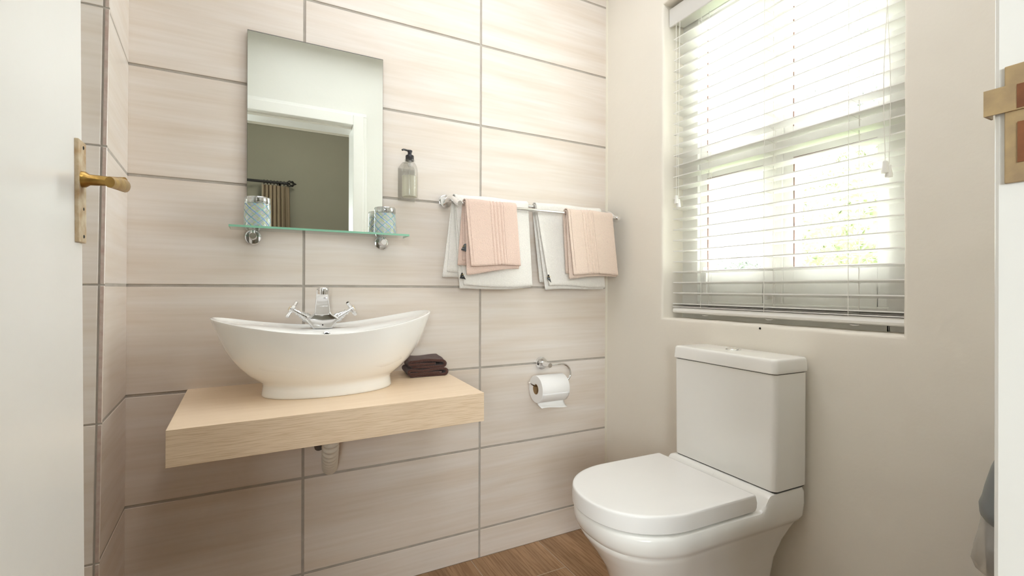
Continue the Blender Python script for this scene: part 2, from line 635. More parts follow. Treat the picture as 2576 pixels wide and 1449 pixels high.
tiles(g, f_nib, [-0.002, 0.0075, 0.20], ROWS, grout=0.004, depth=0.002)
for z0, z1 in zip(ROWS[:-1], ROWS[1:]):
    g.face([(xn(z0) + 0.0024, -0.3005, z0 + 0.003), (xn(z0) - 0.004, -0.3009, z0 + 0.003),
            (xn(z1) - 0.004, -0.3009, z1 - 0.003), (xn(z1) + 0.0024, -0.3005, z1 - 0.003)], 2)
g.box(-1.95, -1.662, -0.294, 0.0, 0, 2.5, mi=1)
g.build('wall_left', ['tile', 'grout', 'tile_edge'], weld=False)
struct(bpy.data.objects['wall_left'], 'tiled corner return left of the basin', 'wall')
g = G()
g.box(-1.95, -1.76, -1.66, -0.2935, 0, 2.5)
struct(g.build('wall_left_front', ['wall_in']), 'plain plastered wall behind the open door', 'wall')

# ------------------------------------------------------------------ floor, ceilings
g = G()
g.box(-1.95, 0.30, -1.66, 0.02, -0.12, -0.0012, mi=1)
for i in range(-1, 7):
    x1, x0 = -0.052 - 0.29 * i, -0.052 - 0.29 * (i + 1)
    off = -0.197 if i % 2 else -0.197 - 0.3
    if i == 0:
        off = -0.50
    ys = [0.0] + [off - 0.6 * k for k in range(-1, 4)] + [-1.66]
    ys = sorted({y for y in ys if -1.66 <= y <= 0.0})
    for y0, y1 in zip(ys[:-1], ys[1:]):
        a, b = max(x0 + 0.0015, -1.95), min(x1 - 0.0015, 0.02)
        if b <= a or y1 - y0 < 0.01:
            continue
        ou, ov = random.uniform(0, 40), random.uniform(0, 40)
        q = [(a, y0 + 0.0015), (b, y0 + 0.0015), (b, y1 - 0.0015), (a, y1 - 0.0015)]
        g.face([(x, y, 0) for x, y in q], 0, [(x + ou, y + ov) for x, y in q])
        for k in range(4):
            p, r = q[k], q[(k + 1) % 4]
            g.face([(*p, -0.0012), (*r, -0.0012), (*r, 0), (*p, 0)], 1)
struct(g.build('floor', ['floor', 'floor_grout'], weld=False), 'brown wood-look tiled floor', 'floor')

g = G()
g.box(-1.95, 0.30, -1.66, 0.12, 2.5, 2.62)
struct(g.build('ceiling', ['ceiling']), 'plain white bathroom ceiling', 'ceiling')

# ------------------------------------------------------------------ window wall with a plastered opening
Y0, Y1, Z0, Z1, XO = -1.0745, -0.3255, 0.903, 2.072, 0.26
g = G()


def ring_wall(x):
    o = [(x, -1.66, 0), (x, 0.02, 0), (x, 0.02, 2.5), (x, -1.66, 2.5)]
    i = [(x, Y0, Z0), (x, Y1, Z0), (x, Y1, Z1), (x, Y0, Z1)]
    return o, i


NG = 26


def wob(k):
    return 0.0016 * math.sin(k * 1.1) + 0.0010 * math.sin(k * 2.7 + 1)


def opening(x, amp):
    """opening outline, slightly wavy as trowelled plaster"""
    pts = []
    for k in range(NG):
        t = k / NG
        pts.append((x, lerp(Y0, Y1, t), Z0 + amp * wob(k) * 0.5))
    for k in range(NG):
        t = k / NG
        pts.append((x, Y1 + amp * wob(k + 40) * 0.7, lerp(Z0, Z1, t)))
    for k in range(NG):
        t = k / NG
        pts.append((x, lerp(Y1, Y0, t), Z1))
    for k in range(NG):
        t = k / NG
        pts.append((x, Y0 + amp * wob(k + 80) * 0.4, lerp(Z1, Z0, t)))
    return pts


def outer(x):
    pts = []
    for k in range(NG):
        pts.append((x, lerp(-1.66, 0.02, k / NG), 0))
    for k in range(NG):
        pts.append((x, 0.02, lerp(0, 2.5, k / NG)))
    for k in range(NG):
        pts.append((x, lerp(0.02, -1.66, k / NG), 2.5))
    for k in range(NG):
        pts.append((x, -1.66, lerp(2.5, 0, k / NG)))
    return pts


def off(pts, d):
    out = []
    for x, y, z in pts:
        dy = d if abs(y - Y1) < 0.02 else (-d if abs(y - Y0) < 0.02 else 0)
        dz = d if abs(z - Z1) < 0.01 else (-d if abs(z - Z0) < 0.01 else 0)
        out.append((x, y + dy, z + dz))
    return out


op = opening(0, 1)
rings = [outer(0), off(op, 0.03), off(op, 0.009)]
rings += [[(0.0012, y, z) for _, y, z in off(op, 0.004)], [(0.0042, y, z) for _, y, z in off(op, 0.0012)],
          [(0.010, y, z) for _, y, z in op], [(0.10, y, z) for _, y, z in opening(0, 0.4)], opening(XO, 0), outer(XO), outer(0)]
g.loft(rings, False, False)
wr = g.build('wall_right', ['wall'], smooth=True, angle=50)
struct(wr, 'cream plastered wall holding the window', 'wall')
g = G()
g.lathe([(0.0035, 0), (0.0030, 0.0015), (0.001, 0.002)], (0.0, -0.7178, 0.8935), (-1, 0, 0), 10)
g.build('wall_hole', ['dark_gap'], wr, smooth=True)

# pale sealant bead in the corner
g = G()
rr = [[(-0.0075, 0.0, z), (-0.0055, -0.0035, z), (-0.0020, -0.0055, z), (0.0, -0.0065, z), (0.001, 0.001, z)] for z in (0, 0.8, 1.6, 2.5)]
g.loft(rr, True, True)
struct(g.build('trim_1', ['silicone'], smooth=True), 'pale sealant bead between tiles and painted wall', 'trim')

# ------------------------------------------------------------------ window
win = thing('window_1', 'white timber window behind the blind', 'window', (0.17, -0.70, Z0), kind='structure')
g = G()
fx0, fx1 = 0.105, 0.185
g.box(fx0, fx1, -0.395, Y1 + 0.010, Z0 - .008, Z1 + .008)            # left jamb
g.box(fx0, fx1, Y0 - 0.010, -1.00, Z0 - .008, Z1 + .008)             # right jamb
g.box(fx0, fx1, -1.00, -0.395, Z0 - .008, 0.965)              # bottom rail of the frame
g.box(fx0, fx1, -1.00, -0.395, 2.005, Z1 + .008)              # head
g.box(fx0 + .008, fx1, -1.00, -0.395, 1.436, 1.480)    # transom
g.box(fx0 + .0105, fx1 - .002, -0.712, -0.676, 0.960, 2.010)   # mullion
g.build('window_frame', ['frame_paint'], win, bevel=0.004)


def sash(y0, y1, z0, z1, bot=0.05, side=0.03):
    g = G()
    a, b = 0.120, 0.165
    g.box(a, b, y0, y0 + side, z0, z1)
    g.box(a, b, y1 - side, y1, z0, z1)
    g.box(a, b, y0 + side, y1 - side, z0, z0 + bot)
    g.box(a, b, y0 + side, y1 - side, z1 - side * 0.7, z1)
    # bare putty line round the glass
    g.box(a - 0.0008, a + 0.004, y1 - side - 0.0022, y1 - side, z0 + bot, z1 - side * .7, mi=1)
    g.box(a - 0.0008, a + 0.004, y0 + side, y1 - side, z1 - side * .7 - 0.0025, z1 - side * .7, mi=1)
    s = g.build('sash', ['frame_paint', 'bare_wood'], win, bevel=0.002)
    g = G()
    g.box(0.140, 0.144, y0 + side - 0.002, y1 - side + 0.002, z0 + bot - 0.002, z1 - side * .7 + 0.002)
    g.build('pane', ['pane'], s)
    return s


sash(-0.676, -0.395, 0.965, 1.436, bot=0.115, side=0.032)
sash(-1.00, -0.712, 0.965, 1.436, bot=0.115, side=0.032)
sash(-0.676, -0.395, 1.480, 2.005, bot=0.03)
sash(-1.00, -0.712, 1.480, 2.005, bot=0.03)
g = G()
g.box(0.098, 0.106, -0.44, -0.425, 0.99, 1.09)
g.lathe([(0.008, 0), (0.008, 0.02), (0.005, 0.024)], (0.106, -0.68, 0.985), (-1, 0, 0), 12)
g.build('window_catch', ['frame_paint'], win, bevel=0.002)

# ------------------------------------------------------------------ venetian blind
bl = thing('venetian_blind', 'white wide-slat venetian blind hanging in the window recess', 'blind', (0.07, -0.70, 0.92))
g = G()
g.box(0.028, 0.036, -1.070, -0.3285, 1.990, 2.058)
g.build('valance', ['head'], bl, bevel=0.002)
g = G()
g.box(0.042, 0.098, -1.066, -0.334, 2.004, 2.050)
g.build('headrail', ['head'], bl, bevel=0.002)
P0 = 1.3125
SP = 0.0397
slm = None
g = G()
nseg = 8
prof = []
for k in range(nseg + 1):
    t = k / nseg
    prof.append((lerp(-0.025, 0.025, t), 0.0016 + 0.0010 * math.sin(math.pi * t)))
for k in range(nseg, -1, -1):
    t = k / nseg
    prof.append((lerp(-0.025, 0.025, t), -0.0014 + 0.0010 * math.sin(math.pi * t)))
tilt = R(2.0)
ring = [(x * math.cos(tilt) + z * math.sin(tilt), -x * math.sin(tilt) + z * math.cos(tilt)) for x, z in prof]
g.loft([[(x, -0.3665, z) for x, z in ring], [(x, 0.3665, z) for x, z in ring]])
me0 = None
for k in range(-9, 17):
    zc = P0 + SP * k - 0.0025
    if me0 is None:
        o = g.build('slat', ['slat'], bl, local=True, smooth=True, angle=35)
        me0 = o.data
    else:
        o = bpy.data.objects.new('slat', me0)
        COL.objects.link(o)
        o.parent = bl
    # tiny irregularities from use
    o.location = (0.0, -0.0005 * (k % 3), zc - 0.92)
    o.rotation_euler = (0, R(random.uniform(-0.5, 0.5) + 6.0 * min(1.0, max(0.0, (-5 - k) / 3))), 0)
# bottom rail
g = G()
yy = (-1.0665, -0.3335)
rail = [(0.047, 0.9375), (0.050, 0.9415), (0.094, 0.9415), (0.096, 0.938), (0.096, 0.927), (0.090, 0.9215), (0.052, 0.9215), (0.046, 0.9245), (0.0445, 0.930)]
g.loft([[(x, y, z) for x, z in rail] for y in yy])
g.box(0.0445, 0.0955, yy[0], yy[1], 0.9435, 0.9462)
g.build('bottom_rail', ['slat'], bl, smooth=True, angle=30)
for yl in (-0.4625, -0.700, -0.936):
    g = G()
    g.tube([(0.0435, yl, 0.942), (0.0435, yl, 1.99)], 0.0007, 6)
    g.tube([(0.0970, yl, 0.942), (0.0970, yl, 1.99)], 0.0007, 6)
    g.tube([(0.070, yl - 0.012, 0.942), (0.070, yl - 0.012, 1.99)], 0.0008, 6)
    for k in range(-9, 17):
        zc = P0 + SP * k - 0.0025
        g.tube([(0.0435, yl - .004, zc - 0.0005), (0.0970, yl - .004, zc - 0.006)], 0.0005, 5)
    g.build('ladder_cord', ['cord'], bl, smooth=True)
    g = G()
    g.lathe([(0.004, 0), (0.010, 0.002), (0.011, 0.004)], (0.058, yl - 0.008, 0.9155), (0, 0, 1), 16)
    g.build('rail_plug', ['slat'], bl, smooth=True)


def pull(y, zt, x, sw):
    g = G()
    g.tube(smoothpath([(x, y + sw, 1.995), (x - 0.001, y + sw * 0.5, lerp(1.99, zt, .35)), (x, y - sw * 0.3, lerp(1.99, zt, .7)), (x, y, zt)], 6), 0.0009, 6)
    c = g.build('pull_cord', ['cord'], bl, smooth=True)
    g = G()
    g.lathe([(0.0035, 0.0), (0.0055, -0.002), (0.0058, -0.010), (0.0062, -0.014), (0.0082, -0.026), (0.0078, -0.030), (0.003, -0.031)], (x, y, zt + 0.002), (0, 0, 1), 20)
    g.build('cord_tassel', ['slat'], c, smooth=True)


pull(-0.3695, 1.352, 0.024, 0.003)
pull(-0.3740, 1.338, 0.030, -0.004)
pull(-1.0275, 1.322, 0.024, -0.012)
pull(-1.0325, 1.312, 0.030, 0.010)

# ------------------------------------------------------------------ front wall with doorway, door frame
DX0, DX1, DH = -1.50, -0.83, 2.033
g = G()
FY0, FY1 = -1.66, -1.512
g.box(-1.76, DX0 - 0.06, FY0, FY1, 0, 2.5)
g.box(DX1 + 0.055, 0.30, FY0, FY1, 0, 2.5)
g.box(DX0 - 0.06, DX1 + 0.055, FY0, FY1, DH + 0.055, 2.5)
struct(g.build('wall_front', ['wall_in'], weld=False), 'plastered wall around the doorway, seen in the mirror', 'wall')
fr = thing('trim_2', 'white painted timber door frame around the doorway', 'door frame', (DX1, -1.56, 0), kind='structure')
g = G()
# right jamb, with a rebate for the door
g.box(DX1, DX1 + 0.062, FY0, -1.479, 0, DH + 0.062)
g.box(DX1 + 0.062, DX1 + 0.085, FY1, -1.500, 0, DH + 0.062)
g.build('jamb', ['white_paint'], fr, bevel=0.003)
g = G()
g.box(DX0 - 0.062, DX0, FY0, -1.479, 0, DH + 0.062)
g.build('jamb', ['white_paint'], fr, bevel=0.003)
g = G()
g.box(DX0, DX1, FY0, -1.479, DH, DH + 0.062)
g.box(DX0, DX1 + .085, FY1, -1.500, DH + 0.062, DH + 0.085)
g.box(DX0, DX1, FY0, -1.535, DH - 0.014, DH)
g.build('door_head', ['white_paint'], fr, bevel=0.003)
# strike plate: lip to the room and body recessed in the jamb
g = G()
g.box(DX1 - 0.0025, DX1 - 0.0002, -1.545, -1.4855, 1.088, 1.173)
sp = g.build('strike_plate', ['strike'], fr, bevel=0.0006)
g = G()
g.box(DX1 - 0.0042, DX1 - 0.0026, -1.5000, -1.4760, 1.1395, 1.1585)
g.box(DX1 - 0.0042, DX1 + 0.0095, -1.4760, -1.4748, 1.1395, 1.1585)
g.build('strike_lip', ['strike'], sp)
g = G()
g.box(DX1 - 0.0045, DX1 - 0.002, -1.528, -1.4925, 1.1405, 1.1575)
g.build('strike_opening', ['strike_hole'], sp)
g = G()
g.box(DX1 - 0.0032, DX1 - 0.002, -1.528, -1.4925, 1.102, 1.131)
g.build('strike_opening', ['strike_hole'], sp)

# ------------------------------------------------------------------ open door leaf
ex, ey = -1.3085 - 0.2645 * 0.80, -1.6243 + 0.80           # free edge of the leaf
hx, hy = -1.4925, -1.490
ex += 0.0078
dv = Vector((ex - hx, ey - hy, 0))
dl = dv.length
ang = math.atan2(dv.y, dv.x)
door = thing('door_1', 'white painted door standing open at the left', 'door', (hx, hy, 0.01), Matrix.Rotation(ang, 3, 'Z') @ Matrix.Rotation(R(-0.45), 3, 'X') , kind='structure')
g = G()
g.box(0, dl, 0.0, 0.040, 0, 2.01)                          # +y local = away from the room
dlf = g.build('door_leaf', ['white_paint'], door, local=True, bevel=0.002)
g = G()
zc = 1.140
g.box(dl - 0.032, dl - 0.002, -0.0045, 0.0005, 1.057, 1.186)
pl = g.build('handle_plate', ['brass_painted'], dlf, local=True, bevel=0.0012)
g = G()
for zz in (1.178, 1.065):
    g.lathe([(0.0024, 0), (0.002, 0.0006), (0.001, 0.0009)], (dl - 0.014, -0.0045, zz), (0, -1, 0), 10)
g.lathe([(0.0020, 0), (0.0020, 0.0004)], (dl - 0.014, -0.0045, 1.100), (0, -1, 0), 10)
g.build('screw', ['dark_gap'], pl, local=True, smooth=True)
g = G()
hzz = 1.1370
neck = [(dl - 0.020, -0.0045, hzz), (dl - 0.020, -0.008, hzz), (dl - 0.020, -0.012, hzz), (dl - 0.021, -0.030, hzz), (dl - 0.022, -0.040, hzz - 0.001), (dl - 0.024, -0.047, hzz - 0.002)]
g.tube(neck, [0.0105, 0.0100, 0.0070, 0.0062, 0.0075, 0.0085], 18)
# grip runs back along the door, towards the hinge
rings = []
for i in range(13):
    t = i / 12
    a = dl - 0.012 - 0.078 * t
    hh = lerp(0.0085, 0.0065, t) * (1 + 0.12 * math.sin(t * math.pi))
    ww = lerp(0.0062, 0.0048, t)
    yc = -0.0455 - 0.003 * math.sin(t * math.pi)
    rings.append([(a, yc + ww * math.cos(q), hzz - 0.003 - 0.010 * t + hh * math.sin(q)) for q in (2 * math.pi * j / 16 for j in range(16))])
g.loft(rings)
g.build('lever_handle', ['brass'], dlf, local=True, smooth=True)

# ------------------------------------------------------------------ bedroom beyond the doorway (seen in the mirror)
BY = -3.62
g = G()
wx0, wx1, wz0, wz1 = -3.00, -1.62, 0.85, 1.93
g.box(-3.2, wx0, BY - 0.15, BY, 0, 2.7)
g.box(wx1, 1.2, BY - 0.15, BY, 0, 2.7)
g.box(wx0, wx1, BY - 0.15, BY, 0, wz0)
g.box(wx0, wx1, BY - 0.15, BY, wz1, 2.7)
struct(g.build('wall_bedroom_back', ['bedroom'], weld=False), 'bedroom wall with its dimness put into the paint, reflected in the mirror', 'wall')
g = G()
g.box(-3.35, -3.2, BY - 0.15, FY0, 0, 2.7)
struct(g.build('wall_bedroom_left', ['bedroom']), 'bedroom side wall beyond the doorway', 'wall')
g = G()
g.box(1.2, 1.35, BY - 0.15, FY0, 0, 2.7)
struct(g.build('wall_bedroom_right', ['bedroom']), 'bedroom wall opposite the left one', 'wall')
g = G()
g.box(-3.35, -1.76, FY0, FY0 + .05, 0, 2.7)
g.box(0.2, 1.35, FY0, FY0 + .05, 0, 2.7)
g.box(-1.96, 0.31, FY0, FY0 + .05, 2.5, 2.7)
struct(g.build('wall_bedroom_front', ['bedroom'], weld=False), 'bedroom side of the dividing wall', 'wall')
g = G()
g.box(-3.35, 1.35, BY - 0.15, FY0, 2.7, 2.8)
struct(g.build('ceiling_bedroom', ['bedroom_ceiling']), 'bedroom ceiling reflected in the mirror', 'ceiling')
g = G()
pf = [(0, 0), (0, -0.10), (0.012, -0.10), (0.018, -0.085), (0.03, -0.06), (0.055, -0.035), (0.075, -0.022), (0.085, -0.012), (0.085, 0)]
g.loft([[(x, BY + a, 2.7 + b) for a, b in pf] for x in (-3.2, 1.2)])
struct(g.build('trim_3', ['bedroom_ceiling']), 'plaster cornice along the bedroom wall', 'cornice')
g = G()
g.box(-3.35, 1.35, BY - 0.15, FY0 + 0.0, -0.12, -0.002)
struct(g.build('floor_bedroom', ['bed_floor']), 'bedroom floor beyond the doorway', 'floor')
bw = thing('window_2', 'bedroom window beside the curtain', 'window', ((wx0 + wx1) / 2, BY - 0.08, wz0), kind='structure')
g = G()
for a, b, c, d in ((wx0, wx0 + .05, wz0, wz1), (wx1 - .05, wx1, wz0, wz1), (wx0 + .05, wx1 - .05, wz0, wz0 + .05), (wx0 + .05, wx1 - .05, wz1 - .05, wz1), ((wx0 + wx1) / 2 - .02, (wx0 + wx1) / 2 + .02, wz0 + .05, wz1 - .05)):
    g.box(a, b, BY - 0.11, BY - 0.05, c, d)
g.build('window_frame', ['frame_paint'], bw)
g = G()
g.box(wx0 + .04, wx1 - .04, BY - 0.083, BY - 0.078, wz0 + .04, wz1 - .04)
g.build('pane', ['pane'], bw)

# curtain rod + curtain
rz, ry = 2.035, BY + 0.09
rod = thing('curtain_rod', 'black iron curtain rod with a twisted finial, reflected in the mirror', 'curtain rod', (-1.9, ry, rz))
g = G()
g.tube([(-2.75, ry, rz), (-1.13, ry, rz)], 0.013, 12)
g.tube([(-1.20, BY, rz - .01), (-1.20, ry, rz - 0.005)], 0.009, 8)
g.tube([(-2.70, BY, rz - .01), (-2.70, ry, rz - 0.005)], 0.009, 8)
g.build('rod', ['iron'], rod, smooth=True)
g = G()
for k in range(4):
    q = k * math.pi / 2
    g.tube(smoothpath([(-1.135, ry, rz), (-1.115, ry + 0.022 * math.cos(q), rz + 0.026 * math.sin(q)), (-1.088, ry + 0.022 * math.cos(q + 1), rz + 0.026 * math.sin(q + 1)), (-1.070, ry, rz)], 5), 0.006, 8)
g.lathe([(0.004, 0), (0.012, 0.006), (0.010, 0.012), (0.002, 0.026)], (-1.075, ry, rz), (1, 0, 0), 12)
g.build('finial', ['iron'], rod, smooth=True)
for k in range(8):
    g = G()
    x = -1.335 + k * 0.029
    g.lathe([(0.019, -0.003), (0.023, -0.003), (0.023, 0.003), (0.019, 0.003), (0.019, -0.003)], (x, ry, rz - 0.004), (1, 0.12 * math.sin(k * 2), 0), 16, cap0=False, cap1=False)
    g.build('curtain_ring', ['iron'], rod, smooth=True)
g = G()
rings = []
nx = 90
for j in range(15):
    t = j / 14
    z = lerp(rz - 0.030, 0.06, t)
    front = []
    back = []
    for i in range(nx + 1):
        s = i / nx
        x = lerp(-1.355, -1.118 + 0.012 * math.sin(t * 5), s) + 0.006 * math.sin(s * 40 + t * 2)
        y = ry + (0.018 + 0.016 * t) * math.sin(s * math.pi * 2 * 7 + 0.5 * math.sin(3 * t)) - 0.002
        front.append((x, y + 0.0015, z))
        back.append((x, y - 0.0015, z))
    rings.append(front + back[::-1])
g.loft(rings)
cu = g.build('curtain', ['curtain'], smooth=True, angle=60)
tag(cu, 'taupe pleated curtain hanging from the black rod, reflected in the mirror', 'curtain')

# ------------------------------------------------------------------ mirror
mr = thing('wall_mirror', 'frameless rectangular mirror above the glass shelf', 'mirror', (-1.162, -0.005, 1.191))
mx0, mx1, mz0, mz1 = -1.3622, -0.9625, 1.1905, 1.782
g = G()
g.box(mx0, mx1, -0.0125, -0.0080, mz0, mz1)
g.build('mirror_edge', ['mirror_edge'], mr)
g = G()
g.face([(mx0 + .0006, -0.0128, mz0 + .0006), (mx1 - .0006, -0.0128, mz0 + .0006), (mx1 - .0006, -0.0128, mz1 - .0026), (mx0 + .0006, -0.0128, mz1 - .0026)])
g.build('mirror_glass', ['mirror'], mr, recalc=False)
g = G()
g.box(mx0 + .05, mx1 - .05, -0.0080, 0.0, mz0 + .05, mz1 - .05)
g.build('backing', ['dark_gap'], mr)

# ------------------------------------------------------------------ glass shelf
shf = thing('glass_shelf', 'clear green-edged glass shelf under the mirror', 'shelf', (-1.15, -0.06, 1.1755))
sx0, sx1, sy0, sy1, sz0, sz1 = -1.4025, -0.8975, -0.112, -0.028, 1.1795, 1.1855
g = G()
g.box(sx0, sx1, sy0, sy1, sz0, sz1)
g.mi = [1, 1, 1, 0, 0, 0]
# face order of box(): x0 face, x1 face, y0 face, y1 face, z0 face, z1 face
g.build('glass_plate', ['shelf_glass', 'shelf_edge'], shf, recalc=True, bevel=0.0)
for bx in (-1.3452, -0.9654):
    bz = 1.1535
    g = G()
    g.lathe([(0.0225, 0.0), (0.0225, 0.005), (0.0215, 0.0072), (0.0195, 0.008)], (bx, 0, bz + 0.009), (0, -1, 0), 40)
    br = g.build('bracket', ['chrome'], shf, smooth=True)
    g = G()
    g.lathe([(0.0095, 0.0), (0.0095, 0.042), (0.0088, 0.0435)], (bx, -0.006, bz + 0.009), (0, -1, 0), 28)
    g.tube([(bx, -0.040, bz + 0.009), (bx, -0.040, 1.179)], 0.0062, 18)
    g.lathe([(0.0085, 0), (0.0085, 0.002)], (bx, -0.040, 1.1768), (0, 0, 1), 24)
    g.build('bracket_arm', ['chrome'], br, smooth=True)


# ------------------------------------------------------------------ tumblers (upside down on the shelf)
def tumbler(x, y, label):
    z = sz1 + 0.0003
    t = thing('glass_tumbler', label, 'glass', (x, y, z), Matrix.Rotation(random.uniform(0, 6), 3, 'Z'), 'patterned tumblers on the glass shelf')
    g = G()
    g.lathe([(0.0350, 0.0), (0.0352, 0.001), (0.0346, 0.040), (0.0340, 0.070), (0.0338, 0.0745)], (x, y, z), seg=48, cap0=False, cap1=False, uvs=[0, 0.01, 0.5, 0.9, 0.95])
    g.lathe([(0.0335, 0.0), (0.0332, 0.001), (0.0326, 0.040), (0.0320, 0.068)], (x, y, z), seg=48, cap0=False, cap1=False, uvs=[-1, -1, -1, -1])
    g.build('glass_body', ['tumbler'], t, smooth=True, recalc=False)
    g = G()
    g.lathe([(0.0318, 0.0685), (0.0338, 0.0715), (0.0338, 0.0845), (0.0325, 0.0868), (0.0290, 0.0874), (0.010, 0.0862)], (x, y, z), seg=48)
    g.build('thick_base', ['thick_glass'], t, smooth=True)
    return t


tumbler(-1.3330, -0.0620, 'blue and green patterned tumbler at the left end of the glass shelf')
tumbler(-0.9650, -0.0620, 'blue and green patterned tumbler at the right end of the glass shelf')

# ------------------------------------------------------------------ soap bottle in a clear wall holder
bx, by, bz0 = -0.8785, -0.0420, 1.3165
hd = thing('bottle_holder', 'clear plastic holder fixed to the tiles right of the mirror', 'holder', (bx, -0.0, 1.312))
g = G()
g.loft([[(bx - w, -d, z) for w, d in ((0.0295, 0.0), (0.0295, 0.0035))] + [(bx + w, -d, z) for w, d in ((0.0295, 0.0035), (0.0295, 0.0))] for z in (1.312, 1.425)] +
       [[(bx - 0.014, 0.0, 1.447), (bx - 0.014, -0.0035, 1.447), (bx + 0.014, -0.0035, 1.447), (bx + 0.014, 0.0, 1.447)]])
g.build('back_plate', ['clear'], hd)
g = G()
n = 40
rg = lambda r, z: [(bx + r * math.cos(q), by + r * math.sin(q), z) for q in (2 * math.pi * j / n for j in range(n))]
g.loft([rg(0.0305, 1.312), rg(0.0310, 1.3125), rg(0.0310, 1.3155), rg(0.0305, 1.3160)])
g.build('base_ring', ['clear'], hd, smooth=True)
g = G()
arc = lambda r, z: [(bx + r * math.cos(q), -0.020 + 0.5 * 0 - 0.012 + r * math.sin(q), z) for q in (2 * math.pi * j / n for j in range(n))]
g.loft([[(bx + 0.0185 * math.cos(q), by + 0.0185 * math.sin(q), z) for q in (2 * math.pi * j / n for j in range(n))] for z in (1.4425, 1.4455)] +
       [[(bx + 0.0150 * math.cos(q), by + 0.0150 * math.sin(q), z) for q in (2 * math.pi * j / n for j in range(n))] for z in (1.4455, 1.4425)], False, False)
g.box(bx - 0.012, bx + 0.012, by + 0.0160, -0.003, 1.4425, 1.4455)
g.build('neck_ring', ['clear'], hd, smooth=True, angle=30)

sb = thing('soap_bottle', 'clear pump bottle half full of pale liquid soap in a wall holder', 'soap bottle', (bx, by, bz0))
g = G()
body = [(0.010, 0.0), (0.0245, 0.0005), (0.0265, 0.003), (0.0272, 0.010), (0.0272, 0.085), (0.0262, 0.098), (0.0235, 0.109), (0.0190, 0.117), (0.0150, 0.122), (0.0135, 0.126), (0.0135, 0.133)]
g.lathe(body, (bx, by, bz0), seg=40)
g.build('bottle', ['clear'], sb, smooth=True, angle=60)
g = G()
g.lathe([(0.010, 0.0035), (0.0235, 0.004), (0.0255, 0.009), (0.0257, 0.0735)], (bx, by, bz0), seg=40)
g.build('liquid_soap', ['soap'], sb, smooth=True, angle=50)
g = G()
g.tube([(bx, by, bz0 + 0.0745), (bx, by, bz0 + 0.132)], 0.0035, 10)
g.lathe([(0.0065, 0.108), (0.0065, 0.126)], (bx, by, bz0), seg=16)
g.build('dip_tube', ['clear'], sb, smooth=True)
g = G()
cz = bz0 + 0.1265
g.lathe([(0.0138, 0.0), (0.0143, 0.0006), (0.0143, 0.0160), (0.0130, 0.0185), (0.0070, 0.0190), (0.0066, 0.0305), (0.0070, 0.0310)], (bx, by, cz), seg=32)
cp = g.build('pump_collar', ['black'], sb, smooth=True, angle=35)
g = G()
sp_ = smoothpath([(bx + 0.0075, by + 0.001, cz + 0.0330), (bx, by, cz + 0.0335), (bx - 0.012, by - 0.004, cz + 0.0340), (bx - 0.022, by - 0.008, cz + 0.0338), (bx - 0.0285, by - 0.011, cz + 0.0310)], 5)
g.tube(sp_, [0.0045] * 4 + [0.0042] * 4 + [0.0032] * (len(sp_) - 8), 14)
g.lathe([(0.0075, 0.0300), (0.0078, 0.0310), (0.0078, 0.0350), (0.0068, 0.0362)], (bx, by, cz), seg=24)
g.build('pump_spout', ['black'], sb, smooth=True, angle=50)

# ------------------------------------------------------------------ towel rail
tr = thing('towel_rail', 'chrome double towel rail fixed to the tiles', 'towel rail', (-0.38, -0.05, 1.30))
BBY, BBZ = -0.052, 1.3265
FBY, FBZ = -0.112, 1.3015
for ax in (-0.7400, -0.0235):
    g = G()
    g.lathe([(0.0235, 0.0), (0.0235, 0.009), (0.0228, 0.0115), (0.0205, 0.0125)], (ax, 0, 1.3225), (0, -1, 0), 44)
    ds = g.build('wall_disc', ['chrome'], tr, smooth=True)
    g = G()
    s_ = 1 if ax < -0.4 else -1
    g.tube(smoothpath([(ax, -0.011, 1.3225), (ax + .003 * s_, -0.025, 1.3255), (ax + .007 * s_, -0.045, 1.3290), (ax + .010 * s_, -0.068, 1.3235), (ax + .012 * s_, -0.092, 1.3080), (ax + .0125 * s_, -0.112, 1.3010), (ax + .0130 * s_, -0.124, 1.2990)], 5),
           [0.0098] * 12 + [0.0092] * 8 + [0.0088] * 11, 20)
    g.build('curved_arm', ['chrome'], ds, smooth=True, angle=50)
g = G()
g.tube([(-0.7345, BBY, BBZ), (-0.0290, BBY, BBZ)], 0.0055, 18)
g.build('rear_bar', ['chrome'], tr, smooth=True)
g = G()
g.tube([(-0.7280, FBY, FBZ), (-0.0355, FBY, FBZ)], 0.0058, 18)
g.build('front_bar', ['chrome'], tr, smooth=True)


